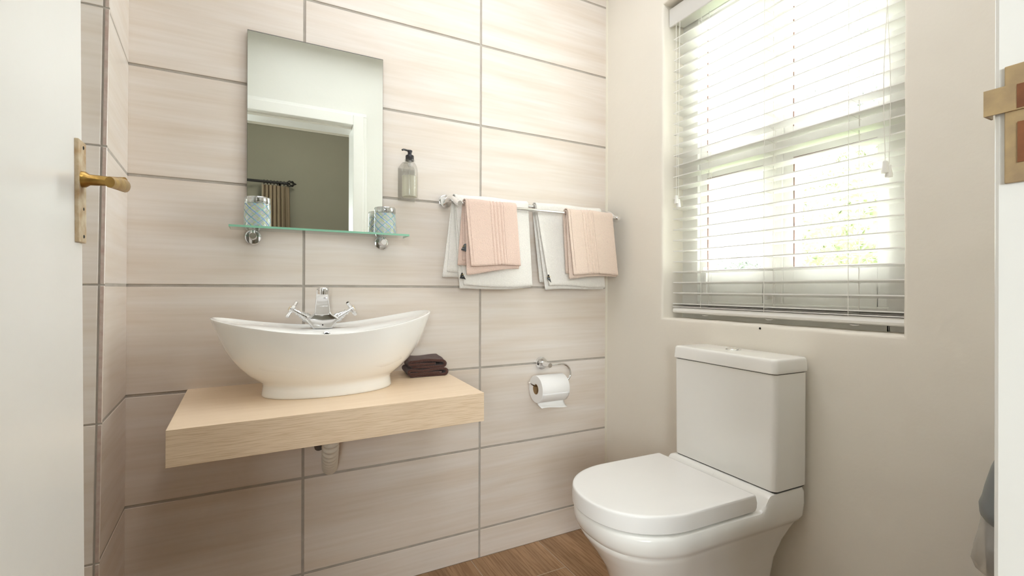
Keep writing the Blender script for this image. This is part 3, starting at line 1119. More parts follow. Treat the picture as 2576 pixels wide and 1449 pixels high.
# ------------------------------------------------------------------ towels
def towel(name, label, mkey, barY, barZ, r, x0, x1, front_z, back_z, fore, rib=None, flare=0.0, skew=0.0, lay2=0.02, seed=1, thick=0.0044, rightfold=True, spread=(0.0, 0.0), backx=0.0, group=None, wallY=-0.004):
    """terry towel folded once lengthwise (second layer behind the first, joined at the right) and draped over a bar.
    front_z/back_z: hem heights; fore: how far the front hem leans from the bar (Y)."""
    rnd = random.Random(seed)
    ph = [rnd.uniform(0, 6) for _ in range(6)]
    L1 = barZ - front_z
    L2 = barZ - back_z
    path = []   # (y, z, ny, nz, kind, t) outer side normals
    nA, nB, nC = 26, 12, 22
    for i in range(nA):           # front hem up to the bar
        t = i / nA
        path.append(('f', 1 - t))
    for i in range(nB + 1):
        path.append(('b', i / nB))
    for i in range(1, nC + 1):
        path.append(('k', i / nC))
    gap = 0.0074                  # spacing of the two folded layers
    # cross-section coordinate c: 0..1 outer layer left->right, fold, 1..2 inner layer right->left
    nc = 150 if rib else 56
    cs = [i / nc for i in range(nc + 1)]
    fold = [1 + i / 6 for i in range(1, 6)]
    ins = [2 + i / nc for i in range(nc + 1)]
    CC = [('o', c) for c in cs] + [('t', c - 1) for c in fold] + [('i', c - 2) for c in ins]

    def pt(kind, t, lay, c):
        # layer offset outward from the bar
        if lay == 'o':
            offn, cx = gap, c
        elif lay == 't':
            a = c * math.pi
            offn, cx = gap * 0.5 + gap * 0.5 * math.cos(a), 1.0 + 0.004 * math.sin(a) / (x1 - x0)
        else:
            offn, cx = 0.0, 1 - c
        rr = r + thick * 0.6 + offn
        if rib and lay == 'o':
            a0, a1, nr = rib
            if a0 < cx < a1:
                offn_r = 0.0036 * (0.5 - 0.5 * math.cos((cx - a0) / (a1 - a0) * nr * 2 * math.pi)) - 0.0024
                rr += offn_r
        if lay == 'o':
            if cx < 0.045 or (kind == 'f' and t > 0.955):
                rr += 0.0004
            elif cx < 0.06 or (kind == 'f' and t > 0.94):
                rr -= 0.0012
        if kind == 'f':
            d = t * L1
            if lay != 'o':
                d += lay2 * t * (0.35 + 0.65 * (1 - cx)) if lay == 'i' else 0
            y = barY - rr - fore * t ** 1.3
            z = barZ - d
            wv = 0.0035 * math.sin(cx * 5.5 + ph[0]) * t + 0.0022 * math.sin(cx * 11 + ph[1]) * t * t
            y += wv
            if lay != 'o':
                y += 0.002 + 0.008 * t * (1 - cx) * (0.6 if lay == 'i' else 0)
            z += 0.004 * math.sin(cx * 4.2 + ph[2]) * t ** 3
            xx = lerp(x0, x1, cx) + spread[0] * t * (1 - cx) + spread[1] * t * cx + skew * t
            if lay == 'i':
                xx -= 0.010 * t * (1 - cx)
        elif kind == 'b':
            a = t * math.pi
            y = barY - rr * math.cos(a)
            z = barZ + rr * math.sin(a)
            if a > math.pi * 0.0:
                z += 0.0015 * math.sin(cx * 9 + ph[3])
            xx = lerp(x0, x1, cx) + backx * 0.2 * t
            if lay == 'i':
                xx -= 0
        else:
            d = t * L2
            y = min(barY + rr * (1 - 0.4 * t) + 0.0025 * math.sin(cx * 8 + ph[4]) * t, wallY - (gap - offn) * 0.5 - 0.002)
            if lay == 'o':
                y = min(y, wallY)
            z = barZ - d + (0.018 * t * (1 - cx) if lay == 'i' else 0)
            xx = lerp(x0, x1, cx) + backx * 0.2 - flare * t * (1 - cx) + backx * t
            if lay == 'i':
                xx += 0.016 * t * (1 - cx)
        return (xx, y, z)
    g = G()
    rings = [[pt(k, t, l, c) for l, c in CC] for k, t in path]
    g.loft(rings, False, False, closed=False)
    o = g.build(name, [mkey], smooth=True, angle=75, recalc=False)
    so = o.modifiers.new('thickness', 'SOLIDIFY')
    so.thickness = thick
    so.offset = 0.0
    so.use_rim = True
    # hem cord along the lower front edge
    tag(o, label, 'towel', group)
    return o, pt


def label_tag(parent, pts, fold=True):
    """small folded black label: quad pts (4 corners, world) + gold and white lettering"""
    a, b, c, d = [Vector(p) for p in pts]          # top-left, top-right, bottom-right, bottom-left
    nrm = (b - a).cross(d - a).normalized()
    if nrm.y > 0:
        nrm = -nrm
    g = G()
    e = nrm * 0.0006
    g.loft([[a - e, b - e, c - e, d - e], [a + e, b + e, c + e, d + e]])
    t = g.build('care_label', ['tag'], parent)
    uu = (b - a).normalized()
    vv = nrm.cross(uu)
    if vv.z < 0:
        vv = -vv
    for txt, size, pos, mk in (('GLODINA', 0.0042, 0.34, 'tag_gold'), ('Black Label', 0.0030, 0.62, 'tag_white')):
        cu_ = bpy.data.curves.new('lettering', 'FONT')
        cu_.body = txt
        cu_.size = size
        cu_.align_x = 'CENTER'
        cu_.align_y = 'CENTER'
        cu_.extrude = 0.0001
        tmp = bpy.data.objects.new('tmp', cu_)
        COL.objects.link(tmp)
        bpy.context.view_layer.update()
        me = bpy.data.meshes.new_from_object(tmp.evaluated_get(bpy.context.evaluated_depsgraph_get()))
        bpy.data.objects.remove(tmp)
        W = WORLD[parent.name]
        mid = a.lerp(d, pos).lerp(b.lerp(c, pos), 0.5) + e * 1.25
        Mx = Matrix((uu, vv, uu.cross(vv))).transposed().to_4x4()
        Mx.translation = mid
        me.transform(W.inverted() @ Mx)
        me.materials.clear()
        me.materials.append(MT[mk])
        o = bpy.data.objects.new('lettering', me)
        COL.objects.link(o)
        o.parent = t
        WORLD[o.name] = W.copy()
    return t


WT = 0.0055
tA, pA = towel('white_bath_towel', 'large white towel on the rear bar behind the left pink towel', 'white_towel', BBY, BBZ, WT,
               -0.7240, -0.4330, 1.0190, 1.0500, 0.012, rib=None, flare=0.038, lay2=0.012, seed=3, spread=(0.030, 0.016), backx=0.0, group=None)
tC, pC = towel('white_bath_towel', 'large white towel on the rear bar behind the right pink towel', 'white_towel', BBY, BBZ, WT,
               -0.3950, -0.0870, 1.0190, 1.0350, 0.012, rib=None, flare=-0.028, lay2=0.016, seed=8, spread=(0.055, 0.012), backx=0.004, group=None)
tB, pB = towel('pink_hand_towel', 'pink hand towel over the front bar, nearest the mirror', 'pink_towel', FBY, FBZ, 0.0058,
               -0.7080, -0.5150, 1.0900, 1.0900, 0.012, rib=(0.46, 0.74, 4), flare=0.020, lay2=0.030, seed=5, spread=(0.014, 0.012), wallY=-0.0905, backx=0.0)
tD, pD = towel('pink_hand_towel', 'pink hand towel over the front bar, nearest the window wall', 'pink_towel_b', FBY, FBZ, 0.0058,
               -0.2900, -0.0760, 1.0650, 1.0700, 0.012, rib=(0.30, 0.56, 4), flare=-0.010, lay2=0.014, seed=11, spread=(0.020, 0.024), wallY=-0.0905, backx=0.0)
label_tag(tA, [(-0.7110, -0.098, 1.0640), (-0.7085, -0.100, 1.0650), (-0.6965, -0.102, 1.0415), (-0.7180, -0.100, 1.0450)])
label_tag(tC, [(-0.3560, -0.091, 1.0640), (-0.3530, -0.095, 1.0640), (-0.3440, -0.097, 1.0330), (-0.3580, -0.089, 1.0480)])
label_tag(tB, [(-0.7120, -0.124, 1.1620), (-0.7050, -0.127, 1.1630), (-0.7050, -0.127, 1.1360), (-0.7210, -0.118, 1.1410)])
label_tag(tD, [(-0.0500, -0.122, 1.0880), (-0.0435, -0.118, 1.0880), (-0.0425, -0.116, 1.0760), (-0.0490, -0.122, 1.0760)])

# ------------------------------------------------------------------ toilet paper holder and roll
rh = thing('toilet_roll_holder', 'chrome curved toilet roll holder on the tiles', 'toilet roll holder', (-0.332, 0, 0.712))
hx_, hz_ = -0.3330, 0.7125
g = G()
g.lathe([(0.0245, 0.0), (0.0245, 0.010), (0.0238, 0.0125), (0.0215, 0.0135)], (hx_, 0, hz_), (0, -1, 0), 44)
dd = g.build('wall_disc', ['chrome'], rh, smooth=True)
g = G()
g.lathe([(0.0105, 0.0), (0.0100, 0.020), (0.0090, 0.030), (0.0095, 0.052), (0.0095, 0.060), (0.0088, 0.0615)], (hx_, -0.012, hz_), (0, -1, 0), 28)
g.build('post', ['chrome'], dd, smooth=True)
g = G()
RY = -0.0640
RZ, RR = 0.6245, 0.0520
arm = smoothpath([(hx_, RY + .002, hz_), (-0.300, RY, hz_ + 0.001), (-0.262, RY, hz_ - 0.001), (-0.240, RY, hz_ - 0.016), (-0.232, RY, hz_ - 0.038), (-0.238, RY, hz_ - 0.058), (-0.262, RY, 0.6398), (-0.300, RY, 0.6388), (-0.380, RY, 0.6388), (-0.400, RY - .002, 0.6405), (-0.416, RY - 0.010, 0.6480), (-0.430, RY - 0.020, 0.6570)], 6)
g.tube(arm, 0.0040, 16)
g.build('curved_bar', ['chrome'], rh, smooth=True)
rl = thing('toilet_roll', 'white toilet paper roll hanging on the curved chrome bar', 'toilet roll', (-0.333, RY, RZ - RR))
rx0, rx1 = -0.3920, -0.2700
g = G()
g.lathe([(0.0200, 0.0), (0.0516, 0.0), (0.0520, 0.0006), (0.0520, rx1 - rx0 - 0.0006), (0.0516, rx1 - rx0), (0.0200, rx1 - rx0), (0.0200, 0.0)], (rx0, RY, RZ), (1, 0, 0), 64, cap0=False, cap1=False)
# loose hanging sheet at the front/bottom
pr = g.build('paper', ['paper'], rl, smooth=True, angle=40)
g = G()
pts = []
for k in range(10):
    a = lerp(-0.2, -1.35, k / 9)
    pts.append((RY - 0.0524 * math.cos(a), RZ + 0.0524 * math.sin(a)))
ly, lz = pts[-1]
for k, (dy, dz) in enumerate(((0.001, -0.004), (-0.001, -0.009), (-0.005, -0.013), (-0.011, -0.017), (-0.018, -0.020))):
    pts.append((ly + dy, lz + dz))
rr = []
for i, (y, z) in enumerate(pts):
    t = max(0, (i - 9) / 5)
    rr.append([(lerp(rx0 + .0005 + 0.010 * t, rx1 - .0005 + 0.004 * t, s), y + 0.002 * t * math.sin(s * 6), z + 0.003 * t * math.sin(s * 4 + 1)) for s in (k / 12 for k in range(13))])
g.loft(rr, False, False, closed=False)
o = g.build('loose_sheet', ['paper'], rl, smooth=True, recalc=False)
so = o.modifiers.new('thickness', 'SOLIDIFY'); so.thickness = 0.0005; so.offset = 0
g = G()
g.lathe([(0.0200, -0.0004), (0.0200, rx1 - rx0 + .0004), (0.0188, rx1 - rx0 + .0004), (0.0188, -0.0004), (0.0200, -0.0004)], (rx0, RY, RZ), (1, 0, 0), 40, cap0=False, cap1=False)
g.build('cardboard_tube', ['card'], rl, smooth=True, angle=40)

# ------------------------------------------------------------------ counter
cx0, cx1, cy0, cz0, cz1 = -1.4900, -0.7815, -0.4500, 0.6455, 0.7235
g = G()
A = Vector((cx0, cy0, 0)); Bv = Vector((cx1, cy0, 0)); Cv = Vector((-0.7640, -0.0005, 0)); Dv = Vector((-1.5085, -0.0005, 0))
zf = 0.7235
qs = [(A.x, A.y), (Bv.x, Bv.y), (Cv.x, Cv.y), (Dv.x, Dv.y)]
lo_, hi_ = 0.6455, 0.7235


def ztop(x):
    return 0.0105 * (x + 1.135)


top = [(x, y, hi_ - 0.0008 + ztop(x) * 0.9) for x, y in qs]
bot = [(x, y, lo_ + ztop(x) * 0.9) for x, y in qs]
g.face(top)
g.face(bot[::-1])
for i in range(4):
    j = (i + 1) % 4
    g.face([bot[i], bot[j], top[j], top[i]], 1)
cn = g.build('vanity_shelf', ['counter', 'counter_edge'], bevel=0.0008, bseg=2)
tag(cn, 'thick light oak floating shelf under the basin', 'vanity shelf')

# ------------------------------------------------------------------ washbasin
SCX, SCY = -1.1490, -0.2020
SA, SB = 0.2890, 0.1800
zbase = 0.7229
n = 96


def ztilt(x):
    return 0.0045 * (x - SCX) / SA


def rimz(x):
    t = abs(x - SCX) / SA
    return 0.8960 + 0.0420 * (min(t, 1.0) ** 1.75) + ztilt(x)


def ell(a, b, cx, cy, p=2.0, yf=None):
    out = []
    for j in range(n):
        q = 2 * math.pi * j / n
        c, s = math.cos(q), math.sin(q)
        x = a * math.copysign(abs(c) ** (2 / p), c)
        y = b * math.copysign(abs(s) ** (2 / p), s)
        out.append((cx + x, cy + y))
    return out


prof = [  # (half length, half depth, height fraction 0 base..1 rim)
    (0.1690, 0.1000, 0.000), (0.1705, 0.1015, 0.006), (0.1715, 0.1025, 0.030), (0.1690, 0.1010, 0.110), (0.1680, 0.1005, 0.160),
    (0.1720, 0.1040, 0.200), (0.1850, 0.1130, 0.245), (0.2050, 0.1260, 0.320), (0.2250, 0.1390, 0.420), (0.2420, 0.1500, 0.530),
    (0.2560, 0.1590, 0.640), (0.2680, 0.1670, 0.760), (0.2780, 0.1735, 0.880), (0.2850, 0.1780, 0.965)]
rings = []
for a, b, h in prof:
    ring = []
    for x, y in ell(a, b, SCX, SCY, 2.0 + 0.15 * h):
        zr = rimz(SCX + (x - SCX) * SA / a)
        hb = zbase
        # lower rings stay level, upper ones follow the swooping rim
        ht = zbase + (0.896 - zbase) * h + (zr - 0.896) * (h ** 1.6)
        ring.append((x, y, ht + 0.0095 * (x - SCX) * (1 - h) ** 2))
    rings.append(ring)
for a, b, dz in ((0.2870, 0.1795, -0.0025), (0.2868, 0.1798, -0.0008), (0.2850, 0.1785, 0.0), (0.2825, 0.1762, -0.0002), (0.2795, 0.1735, -0.0020), (0.277, 0.1712, -0.005)):
    rings.append([(x, y, rimz(SCX + (x - SCX) * SA / a) + dz) for x, y in ell(a, b, SCX, SCY, 2.15)])
# inside: tap ledge at the back, then the bowl
ICY = SCY - 0.050


def inner(s, drop, deck):
    ring = []
    o = ell(0.277, 0.1712, SCX, SCY, 2.15)
    i_ = ell(0.232, 0.1080, SCX, ICY, 2.15)
    for (x0_, y0_), (x1_, y1_) in zip(o, i_):
        x, y = lerp(x0_, x1_, s), lerp(y0_, y1_, s)
        zr = rimz(x) - 0.005
        back = max(0.0, (y0_ - SCY) / 0.1712)
        zd = lerp(zr, min(zr, 0.8912 + max(0, abs(x - SCX) - 0.08) * 0.15), back)
        z = lerp(zr, zd, deck) - drop
        ring.append((x, y, z))
    return ring


rings += [inner(0.12, 0.0006, 0.7), inner(0.3, 0.0012, 1.0), inner(0.62, 0.0020, 1.0), inner(0.86, 0.0045, 1.0), inner(0.95, 0.0095, 1.0), inner(1.0, 0.018, 1.0)]
base_in = inner(1.0, 0.018, 1.0)
for s, zz in ((0.965, 0.30), (0.92, 0.52), (0.85, 0.72), (0.74, 0.87), (0.58, 0.955), (0.38, 0.985), (0.18, 1.0)):
    ring = []
    for x, y, z in base_in:
        ring.append((SCX + (x - SCX) * s, ICY + (y - ICY) * s, lerp(z, 0.775, zz)))
    rings.append(ring)
g = G()
g.loft(rings, True, True)
bs = thing('washbasin', 'white boat-shaped vessel washbasin standing on the oak shelf', 'washbasin', (SCX, SCY, zbase))
g.build('basin', ['porcelain'], bs, smooth=True, angle=60)
g = G()
g.lathe([(0.0205, 0), (0.0215, 0.001), (0.0215, 0.0025), (0.014, 0.0045), (0.001, 0.005)], (SCX, ICY, 0.7752), (0, 0, 1), 32)
g.build('drain_cover', ['chrome'], bs, smooth=True)
g = G()
oy, oz = -0.1475, 0.8715
g.lathe([(0.0085, -0.002), (0.0110, 0.0), (0.0112, 0.0020), (0.0085, 0.0026), (0.0078, 0.0018)], (SCX - 0.0035, oy, oz), (0, -1, 0.35), 28, cap1=False)
ov = g.build('overflow_ring', ['chrome'], bs, smooth=True)
g = G()
g.lathe([(0.0080, 0.0), (0.0080, 0.0019)], (SCX - 0.0035, oy, oz), (0, -1, 0.35), 24)
g.build('overflow_hole', ['dark_gap'], ov, smooth=True)

# ------------------------------------------------------------------ mixer tap
TX, TY, TZ = -1.1585, -0.0925, 0.8893
tp = thing('mixer_tap', 'chrome two-handle mixer tap standing on the basin ledge', 'tap', (TX, TY, TZ), Matrix.Rotation(R(-6), 3, 'Z'))
g = G()
# body in local coords (x right, y back, z up): V-shaped block that narrows to the spout column
secs = [  # z, half width, y front, y back
    (0.000, 0.0275, -0.0250, 0.0200), (0.002, 0.0285, -0.0258, 0.0205), (0.0280, 0.0490, -0.0258, 0.0165), (0.0300, 0.0490, -0.0258, 0.0165),
    (0.0400, 0.0310, -0.0258, 0.0140), (0.0450, 0.0250, -0.0262, 0.0125), (0.0500, 0.0222, -0.0270, 0.0110),
    (0.0850, 0.0186, -0.0360, 0.0000), (0.1000, 0.0172, -0.0450, -0.0090), (0.1100, 0.0165, -0.0560, -0.0190), (0.1160, 0.0160, -0.0620, -0.0260), (0.1180, 0.0148, -0.0600, -0.0300)]
rings = []
for z, hw, yf, yb in secs:
    cxs = []
    ym, yd = (yf + yb) / 2, (yb - yf) / 2
    for j in range(40):
        q = 2 * math.pi * j / 40
        c, s = math.cos(q), math.sin(q)
        p = 9.0
        cxs.append((hw * math.copysign(abs(c) ** (2 / p), c), ym + yd * math.copysign(abs(s) ** (2 / p), s), z))
    rings.append(cxs)
g.loft(rings)
tb = g.build('tap_body', ['chrome'], tp, local=True, smooth=True, angle=20)
g = G()
g.lathe([(0.0145, 0.0), (0.0160, 0.0010), (0.0160, 0.0150), (0.0152, 0.0185), (0.0135, 0.0200)], (0.0025, -0.0600, 0.1030), (0, -0.10, 1), 40)
g.build('spout_outlet', ['chrome'], tp, local=True, smooth=True, angle=38)
g = G()
g.lathe([(0.0022, 0.0), (0.0022, 0.0006)], (0.001, -0.0254, 0.011), (0, -1, 0), 14)
g.build('temperature_mark', ['dark_gap'], tb, local=True)
for sgn in (-1, 1):
    base_ = Vector((sgn * 0.0410, -0.006, 0.0310))
    axd = Vector((sgn * 0.80, -0.02, 0.50)).normalized()
    g = G()
    g.lathe([(0.0135, -0.006), (0.0145, 0.0), (0.0145, 0.009), (0.0118, 0.0100), (0.0118, 0.018), (0.0098, 0.019), (0.0098, 0.023), (0.0075, 0.024), (0.0075, 0.029), (0.0088, 0.030), (0.0088, 0.034), (0.0062, 0.034), (0.0062, 0.044)], base_, axd, 28)
    st = g.build('valve_stem', ['chrome'], tp, local=True, smooth=True, angle=30)
    g = G()
    c0 = base_ + axd * 0.0500
    g.lathe([(0.0090, -0.0065), (0.0098, -0.0055), (0.0098, 0.0055), (0.0090, 0.0065)], c0, axd, 24)
    e1 = Vector((0, 1, 0.1)).normalized()
    e1 = (e1 - axd * e1.dot(axd)).normalized()
    e2 = axd.cross(e1)
    rot0 = R(28)
    for k in range(4):
        q = rot0 + k * math.pi / 2
        d_ = e1 * math.cos(q) + e2 * math.sin(q)
        g.tube([c0 + d_ * 0.006, c0 + d_ * 0.014, c0 + d_ * 0.0255, c0 + d_ * 0.0280], [0.0050, 0.0052, 0.0060, 0.0042], 16)
    hd_ = g.build('cross_handle', ['chrome'], st, local=True, smooth=True, angle=38)
    g = G()
    g.lathe([(0.0075, 0.0062), (0.0072, 0.0085), (0.004, 0.0095)], c0, axd, 24)
    g.build('handle_cap', ['ivory'], hd_, local=True, smooth=True)


# ------------------------------------------------------------------ brown face cloths
def cloth(z0, label, seed, dx=0.0, dy=0.0, rot=0.0, hgt=0.027, w=0.125, dpt=0.115):
    """face cloth folded in three: a spiral ribbon section extruded back, its layers visible at the front"""
    rnd = random.Random(seed)
    ph = rnd.uniform(0, 6)
    th = 0.0086
    e = hgt / 2
    # section (x, z): bottom layer left->right, round the right fold, middle right->left, left fold, top left->right
    sec = []
    w2 = w / 2
    zb, zm, zt = th * 0.5, hgt * 0.5, hgt - th * 0.5
    lay = (zb, zt)
    if seed % 2:
        for i in range(15):
            sec.append((lerp(-w2 + .008, w2 - e, i / 14), zb))
        for i in range(1, 10):
            a = -math.pi / 2 + math.pi * i / 10
            sec.append((w2 - e + (e - th * .5) * math.cos(a), zm + (zt - zm) * math.sin(a)))
        for i in range(15):
            sec.append((lerp(w2 - e, -w2 + .006, i / 14), zt))
        for i in range(1, 8):
            a = math.pi / 2 + math.pi * i / 8
            sec.append((-w2 + 0.006 + 0.0055 * math.cos(a), zt - 0.0052 + 0.0052 * math.sin(a)))
        for i in range(10):
            sec.append((lerp(-w2 + 0.010, w2 - 0.035, i / 9), zt - 0.0105))
    else:
        for i in range(15):
            sec.append((lerp(-w2 + .004, w2 - e, i / 14), zb))
        for i in range(1, 10):
            a = -math.pi / 2 + math.pi * i / 10
            sec.append((w2 - e + (e - th * .5) * math.cos(a), zm + (zt - zm) * math.sin(a)))
        for i in range(15):
            sec.append((lerp(w2 - e, -w2 + .006, i / 14), zt))
        for i in range(1, 8):
            a = math.pi / 2 + math.pi * i / 8
            sec.append((-w2 + 0.006 + 0.0065 * math.cos(a), zm + (zt - zm) * math.sin(a) * 0.72 + 0.002))
        for i in range(10):
            sec.append((lerp(-w2 + 0.008, w2 - 0.022, i / 9), zb + 0.0066))
    rings = []
    ny = 14
    cr, sr = math.cos(rot), math.sin(rot)
    for j in range(ny + 1):
        t = j / ny
        y = lerp(-dpt / 2, dpt / 2, t)
        ring = []
        for i, (x, z) in enumerate(sec):
            xx = x * (1 - 0.02 * math.sin(t * 3 + ph)) + 0.0015 * math.sin(t * 9 + i * 0.4 + ph)
            zz = z + (0.0018 * math.sin(x * 60 + t * 4 + ph) if z > hgt * 0.5 else 0.0)
            yy = y + 0.0015 * math.sin(i * 0.35 + ph)
            ring.append((-0.8395 + dx + xx * cr - yy * sr, -0.0985 + dy + xx * sr + yy * cr, z0 + zz))
        rings.append(ring)
    g = G()
    g.loft(rings, False, False, closed=False)
    o = g.build('face_cloth', ['brown_towel'], smooth=True, angle=75, recalc=False)
    so = o.modifiers.new('thickness', 'SOLIDIFY')
    so.thickness = th * 0.96
    so.offset = 0.0
    tag(o, label, 'towel')
    return o


cloth(0.7260, 'lower folded dark brown face cloth on the oak shelf beside the basin', 2, dx=0.0, dy=0.0, rot=R(-4), hgt=0.0255)
cloth(0.7260 + 0.0262, 'upper folded dark brown face cloth, resting on the other one', 3, dx=-0.001, dy=0.004, rot=R(-5), hgt=0.0285)

# ------------------------------------------------------------------ waste pipe
wp = thing('waste_pipe', 'ivory corrugated waste pipe under the oak shelf', 'pipe', (-1.14, -0.10, 0.42))
path = smoothpath([(-1.1470, -0.215, 0.642), (-1.1465, -0.205, 0.590), (-1.144, -0.175, 0.540), (-1.139, -0.120, 0.495), (-1.132, -0.060, 0.458), (-1.126, -0.004, 0.432)], 30)
g = G()
rad = [0.0215 + 0.0024 * math.cos(i / len(path) * 2 * math.pi * 15) for i in range(len(path))]
g.tube(path, rad, 32)
g.build('corrugated_hose', ['pvc'], wp, smooth=True, angle=80)
g = G()
g.tube([(-1.1840, -0.170, 0.645), (-1.179, -0.150, 0.590), (-1.168, -0.110, 0.5350)], [0.0150, 0.0150, 0.0130], 24)
g.build('dark_stub', ['stub_dark'], wp, smooth=True, angle=50)  # short dark tube beside the hose
# ------------------------------------------------------------------ toilet
th_ = R(1.6)
Fv = Vector((-math.cos(th_), math.sin(th_), 0))
Sv = Vector((-math.sin(th_), -math.cos(th_), 0))
Rm = Matrix((Fv, Sv, Vector((0, 0, 1)))).transposed()      # local x forward, y to the right, z up
# right-handed fix: F x S must be +Z
if Fv.cross(Sv).z < 0:
    Sv = -Sv
    Rm = Matrix((Fv, Sv, Vector((0, 0, 1)))).transposed()
SG = 1 if Sv.y < 0 else -1        # local y that points right in the picture
toi = thing('toilet', 'white close-coupled toilet with closed D-shaped lid under the window', 'toilet', (-0.009, -0.6955, 0.0), Rm)
OC = 0.010 * -SG                  # pan and lid sit a little left of the cistern's centre


def dshape(hw, f0, f1, rb=0.02, nose=None, cy=0.0, p=2.25, dense=False):
    nose = nose if nose else hw * 1.12
    pts = []
    nb, nc_, ns, nn = 6, 6, 8, 20
    fs = f1 - nose
    for i in range(nb):
        pts.append((f0, lerp(0, hw - rb, i / nb)))
    for i in range(nc_ + 1):
        a = math.pi / 2 * i / nc_
        pts.append((f0 + rb - rb * math.cos(a), hw - rb + rb * math.sin(a)))
    if dense:
        a_ = max(f0 + rb + 0.01, 0.10)
        for f in [lerp(a_, 0.20, i / 16) for i in range(17)] + [lerp(0.20, fs, i / 8) for i in range(1, 8)]:
            pts.append((f, hw))
    else:
        for i in range(1, ns):
            pts.append((lerp(f0 + rb, fs, i / ns), hw))
    for i in range(nn + 1):
        a = math.pi / 2 * i / nn
        c, s = math.cos(a), math.sin(a)
        pts.append((fs + nose * s ** (2 / p), hw * c ** (2 / p) if c > 1e-9 else 0.0))
    half = pts
    full = half + [(f, -y) for f, y in half[::-1][1:-1]]
    return [(f, y + cy) for f, y in full]


def rrect(f0, f1, hw, r, cy=0.0, k=7):
    pts = []
    for cxx, cyy, a0 in ((f1 - r, hw - r, 0), (f0 + r, hw - r, 90), (f0 + r, -hw + r, 180), (f1 - r, -hw + r, 270)):
        for i in range(k):
            a = R(a0 + 90 * i / (k - 1))
            pts.append((cxx + r * math.cos(a), cyy + r * math.sin(a) + cy))
    return pts


g = G()
pan = [(0.000, 0.112, 0.075, 0.455, 0.03), (0.006, 0.114, 0.073, 0.458, 0.03), (0.080, 0.114, 0.070, 0.458, 0.03), (0.200, 0.117, 0.055, 0.478, 0.03), (0.280, 0.126, 0.045, 0.508, 0.03),
       (0.335, 0.142, 0.032, 0.545, 0.03), (0.370, 0.1565, 0.020, 0.571, 0.03), (0.382, 0.1605, 0.014, 0.578, 0.03), (0.388, 0.1625, 0.010, 0.577, 0.028), (0.394, 0.1670, 0.006, 0.584, 0.025),
       (0.404, 0.1708, 0.003, 0.5895, 0.022), (0.420, 0.1728, 0.002, 0.5925, 0.02), (0.434, 0.1725, 0.003, 0.592, 0.02), (0.4410, 0.1695, 0.008, 0.588, 0.02), (0.4435, 0.160, 0.018, 0.578, 0.02)]


def sstep(a_, b_, x):
    t = max(0.0, min(1.0, (x - a_) / (b_ - a_)))
    return t * t * (3 - 2 * t)


def pan_ring(z, hw, f0, f1, rb, k=1.0):
    out = []
    for f, y in dshape(hw, f0, f1, rb, cy=0.0, p=2.3, dense=True):
        wide = 0.0045 * (1 - sstep(0.08, 0.36, f)) * sstep(0.37, 0.41, z)
        y2 = (y + math.copysign(wide, y) * min(1.0, abs(y) / 0.05)) * k
        lift = 0.0400 * (1 - sstep(0.1440, 0.1850, f)) * sstep(0.398, 0.4436, z)
        out.append((f, y2 + OC * 0.45, z + lift))
    return out


rings = [pan_ring(*q) for q in pan]
rings += [pan_ring(pan[-1][0] + 0.0002, *pan[-1][1:], k=k) for k in (0.95, 0.86, 0.7, 0.45, 0.2, 0.001)]
g.loft(rings, True, False)
g.build('pan', ['porcelain'], toi, local=True, smooth=True, angle=50)
g = G()
g.loft([[(f, y, 0.4435) for f, y in dshape(0.150, 0.20, 0.585, 0.02, cy=OC)], [(f, y, 0.449) for f, y in dshape(0.150, 0.20, 0.585, 0.02, cy=OC)]])
g.build('seat_gap_shade', ['dark_gap'], toi, local=True)  # near-black slab painted in as the shaded gap between pan and lid
g = G()
ld = [(0.4470, 0.1660, 0.2000, 0.5930, 0.004), (0.4478, 0.1708, 0.1960, 0.5972, 0.004), (0.4495, 0.1722, 0.1945, 0.5984, 0.004), (0.4560, 0.1725, 0.1900, 0.5986, 0.004), (0.4680, 0.1725, 0.1880, 0.5985, 0.004), (0.4835, 0.1720, 0.1918, 0.5978, 0.004), (0.4868, 0.1716, 0.1928, 0.5974, 0.004), (0.4888, 0.1706, 0.1942, 0.5963, 0.004), (0.4899, 0.1688, 0.1960, 0.5945, 0.004), (0.4903, 0.1640, 0.2010, 0.5895, 0.004)]
g.loft([[(f, y, z) for f, y in dshape(hw, f0, f1, rb, cy=OC, p=2.15)] for z, hw, f0, f1, rb in ld])
g.build('seat_lid', ['seat_plastic'], toi, local=True, smooth=True, angle=32)
for sy in (-0.075, 0.075):
    g = G()
    g.tube([(0.186, sy - 0.018 + OC, 0.455), (0.186, sy + 0.018 + OC, 0.455)], 0.0085, 16)
    g.build('hinge', ['seat_plastic'], toi, local=True, smooth=True, angle=40)
g = G()
tk = [(0.4860, 0.1702, 0.003, 0.1330, 0.014), (0.4870, 0.1722, 0.002, 0.1360, 0.015), (0.5000, 0.1727, 0.002, 0.1365, 0.015), (0.700, 0.1737, 0.002, 0.1380, 0.016), (0.7885, 0.1740, 0.002, 0.1385, 0.016), (0.7890, 0.1722, 0.003, 0.1370, 0.016)]
g.loft([[(f, y, z) for f, y in rrect(f0, f1, hw, r_)] for z, hw, f0, f1, r_ in tk])
g.build('cistern', ['porcelain'], toi, local=True, smooth=True, angle=50)
g = G()
g.loft([[(f, y, z) for f, y in rrect(0.004, 0.1355, 0.1705, 0.015)] for z in (0.7888, 0.7915)])
g.build('seam', ['dark_gap'], toi, local=True, smooth=True, angle=50)
g = G()
g.loft([[(f, y, z) for f, y in rrect(0.004, 0.1325, 0.1690, 0.012)] for z in (0.4828, 0.4862)])
g.build('seam', ['dark_gap'], toi, local=True, smooth=True, angle=50)
g = G()
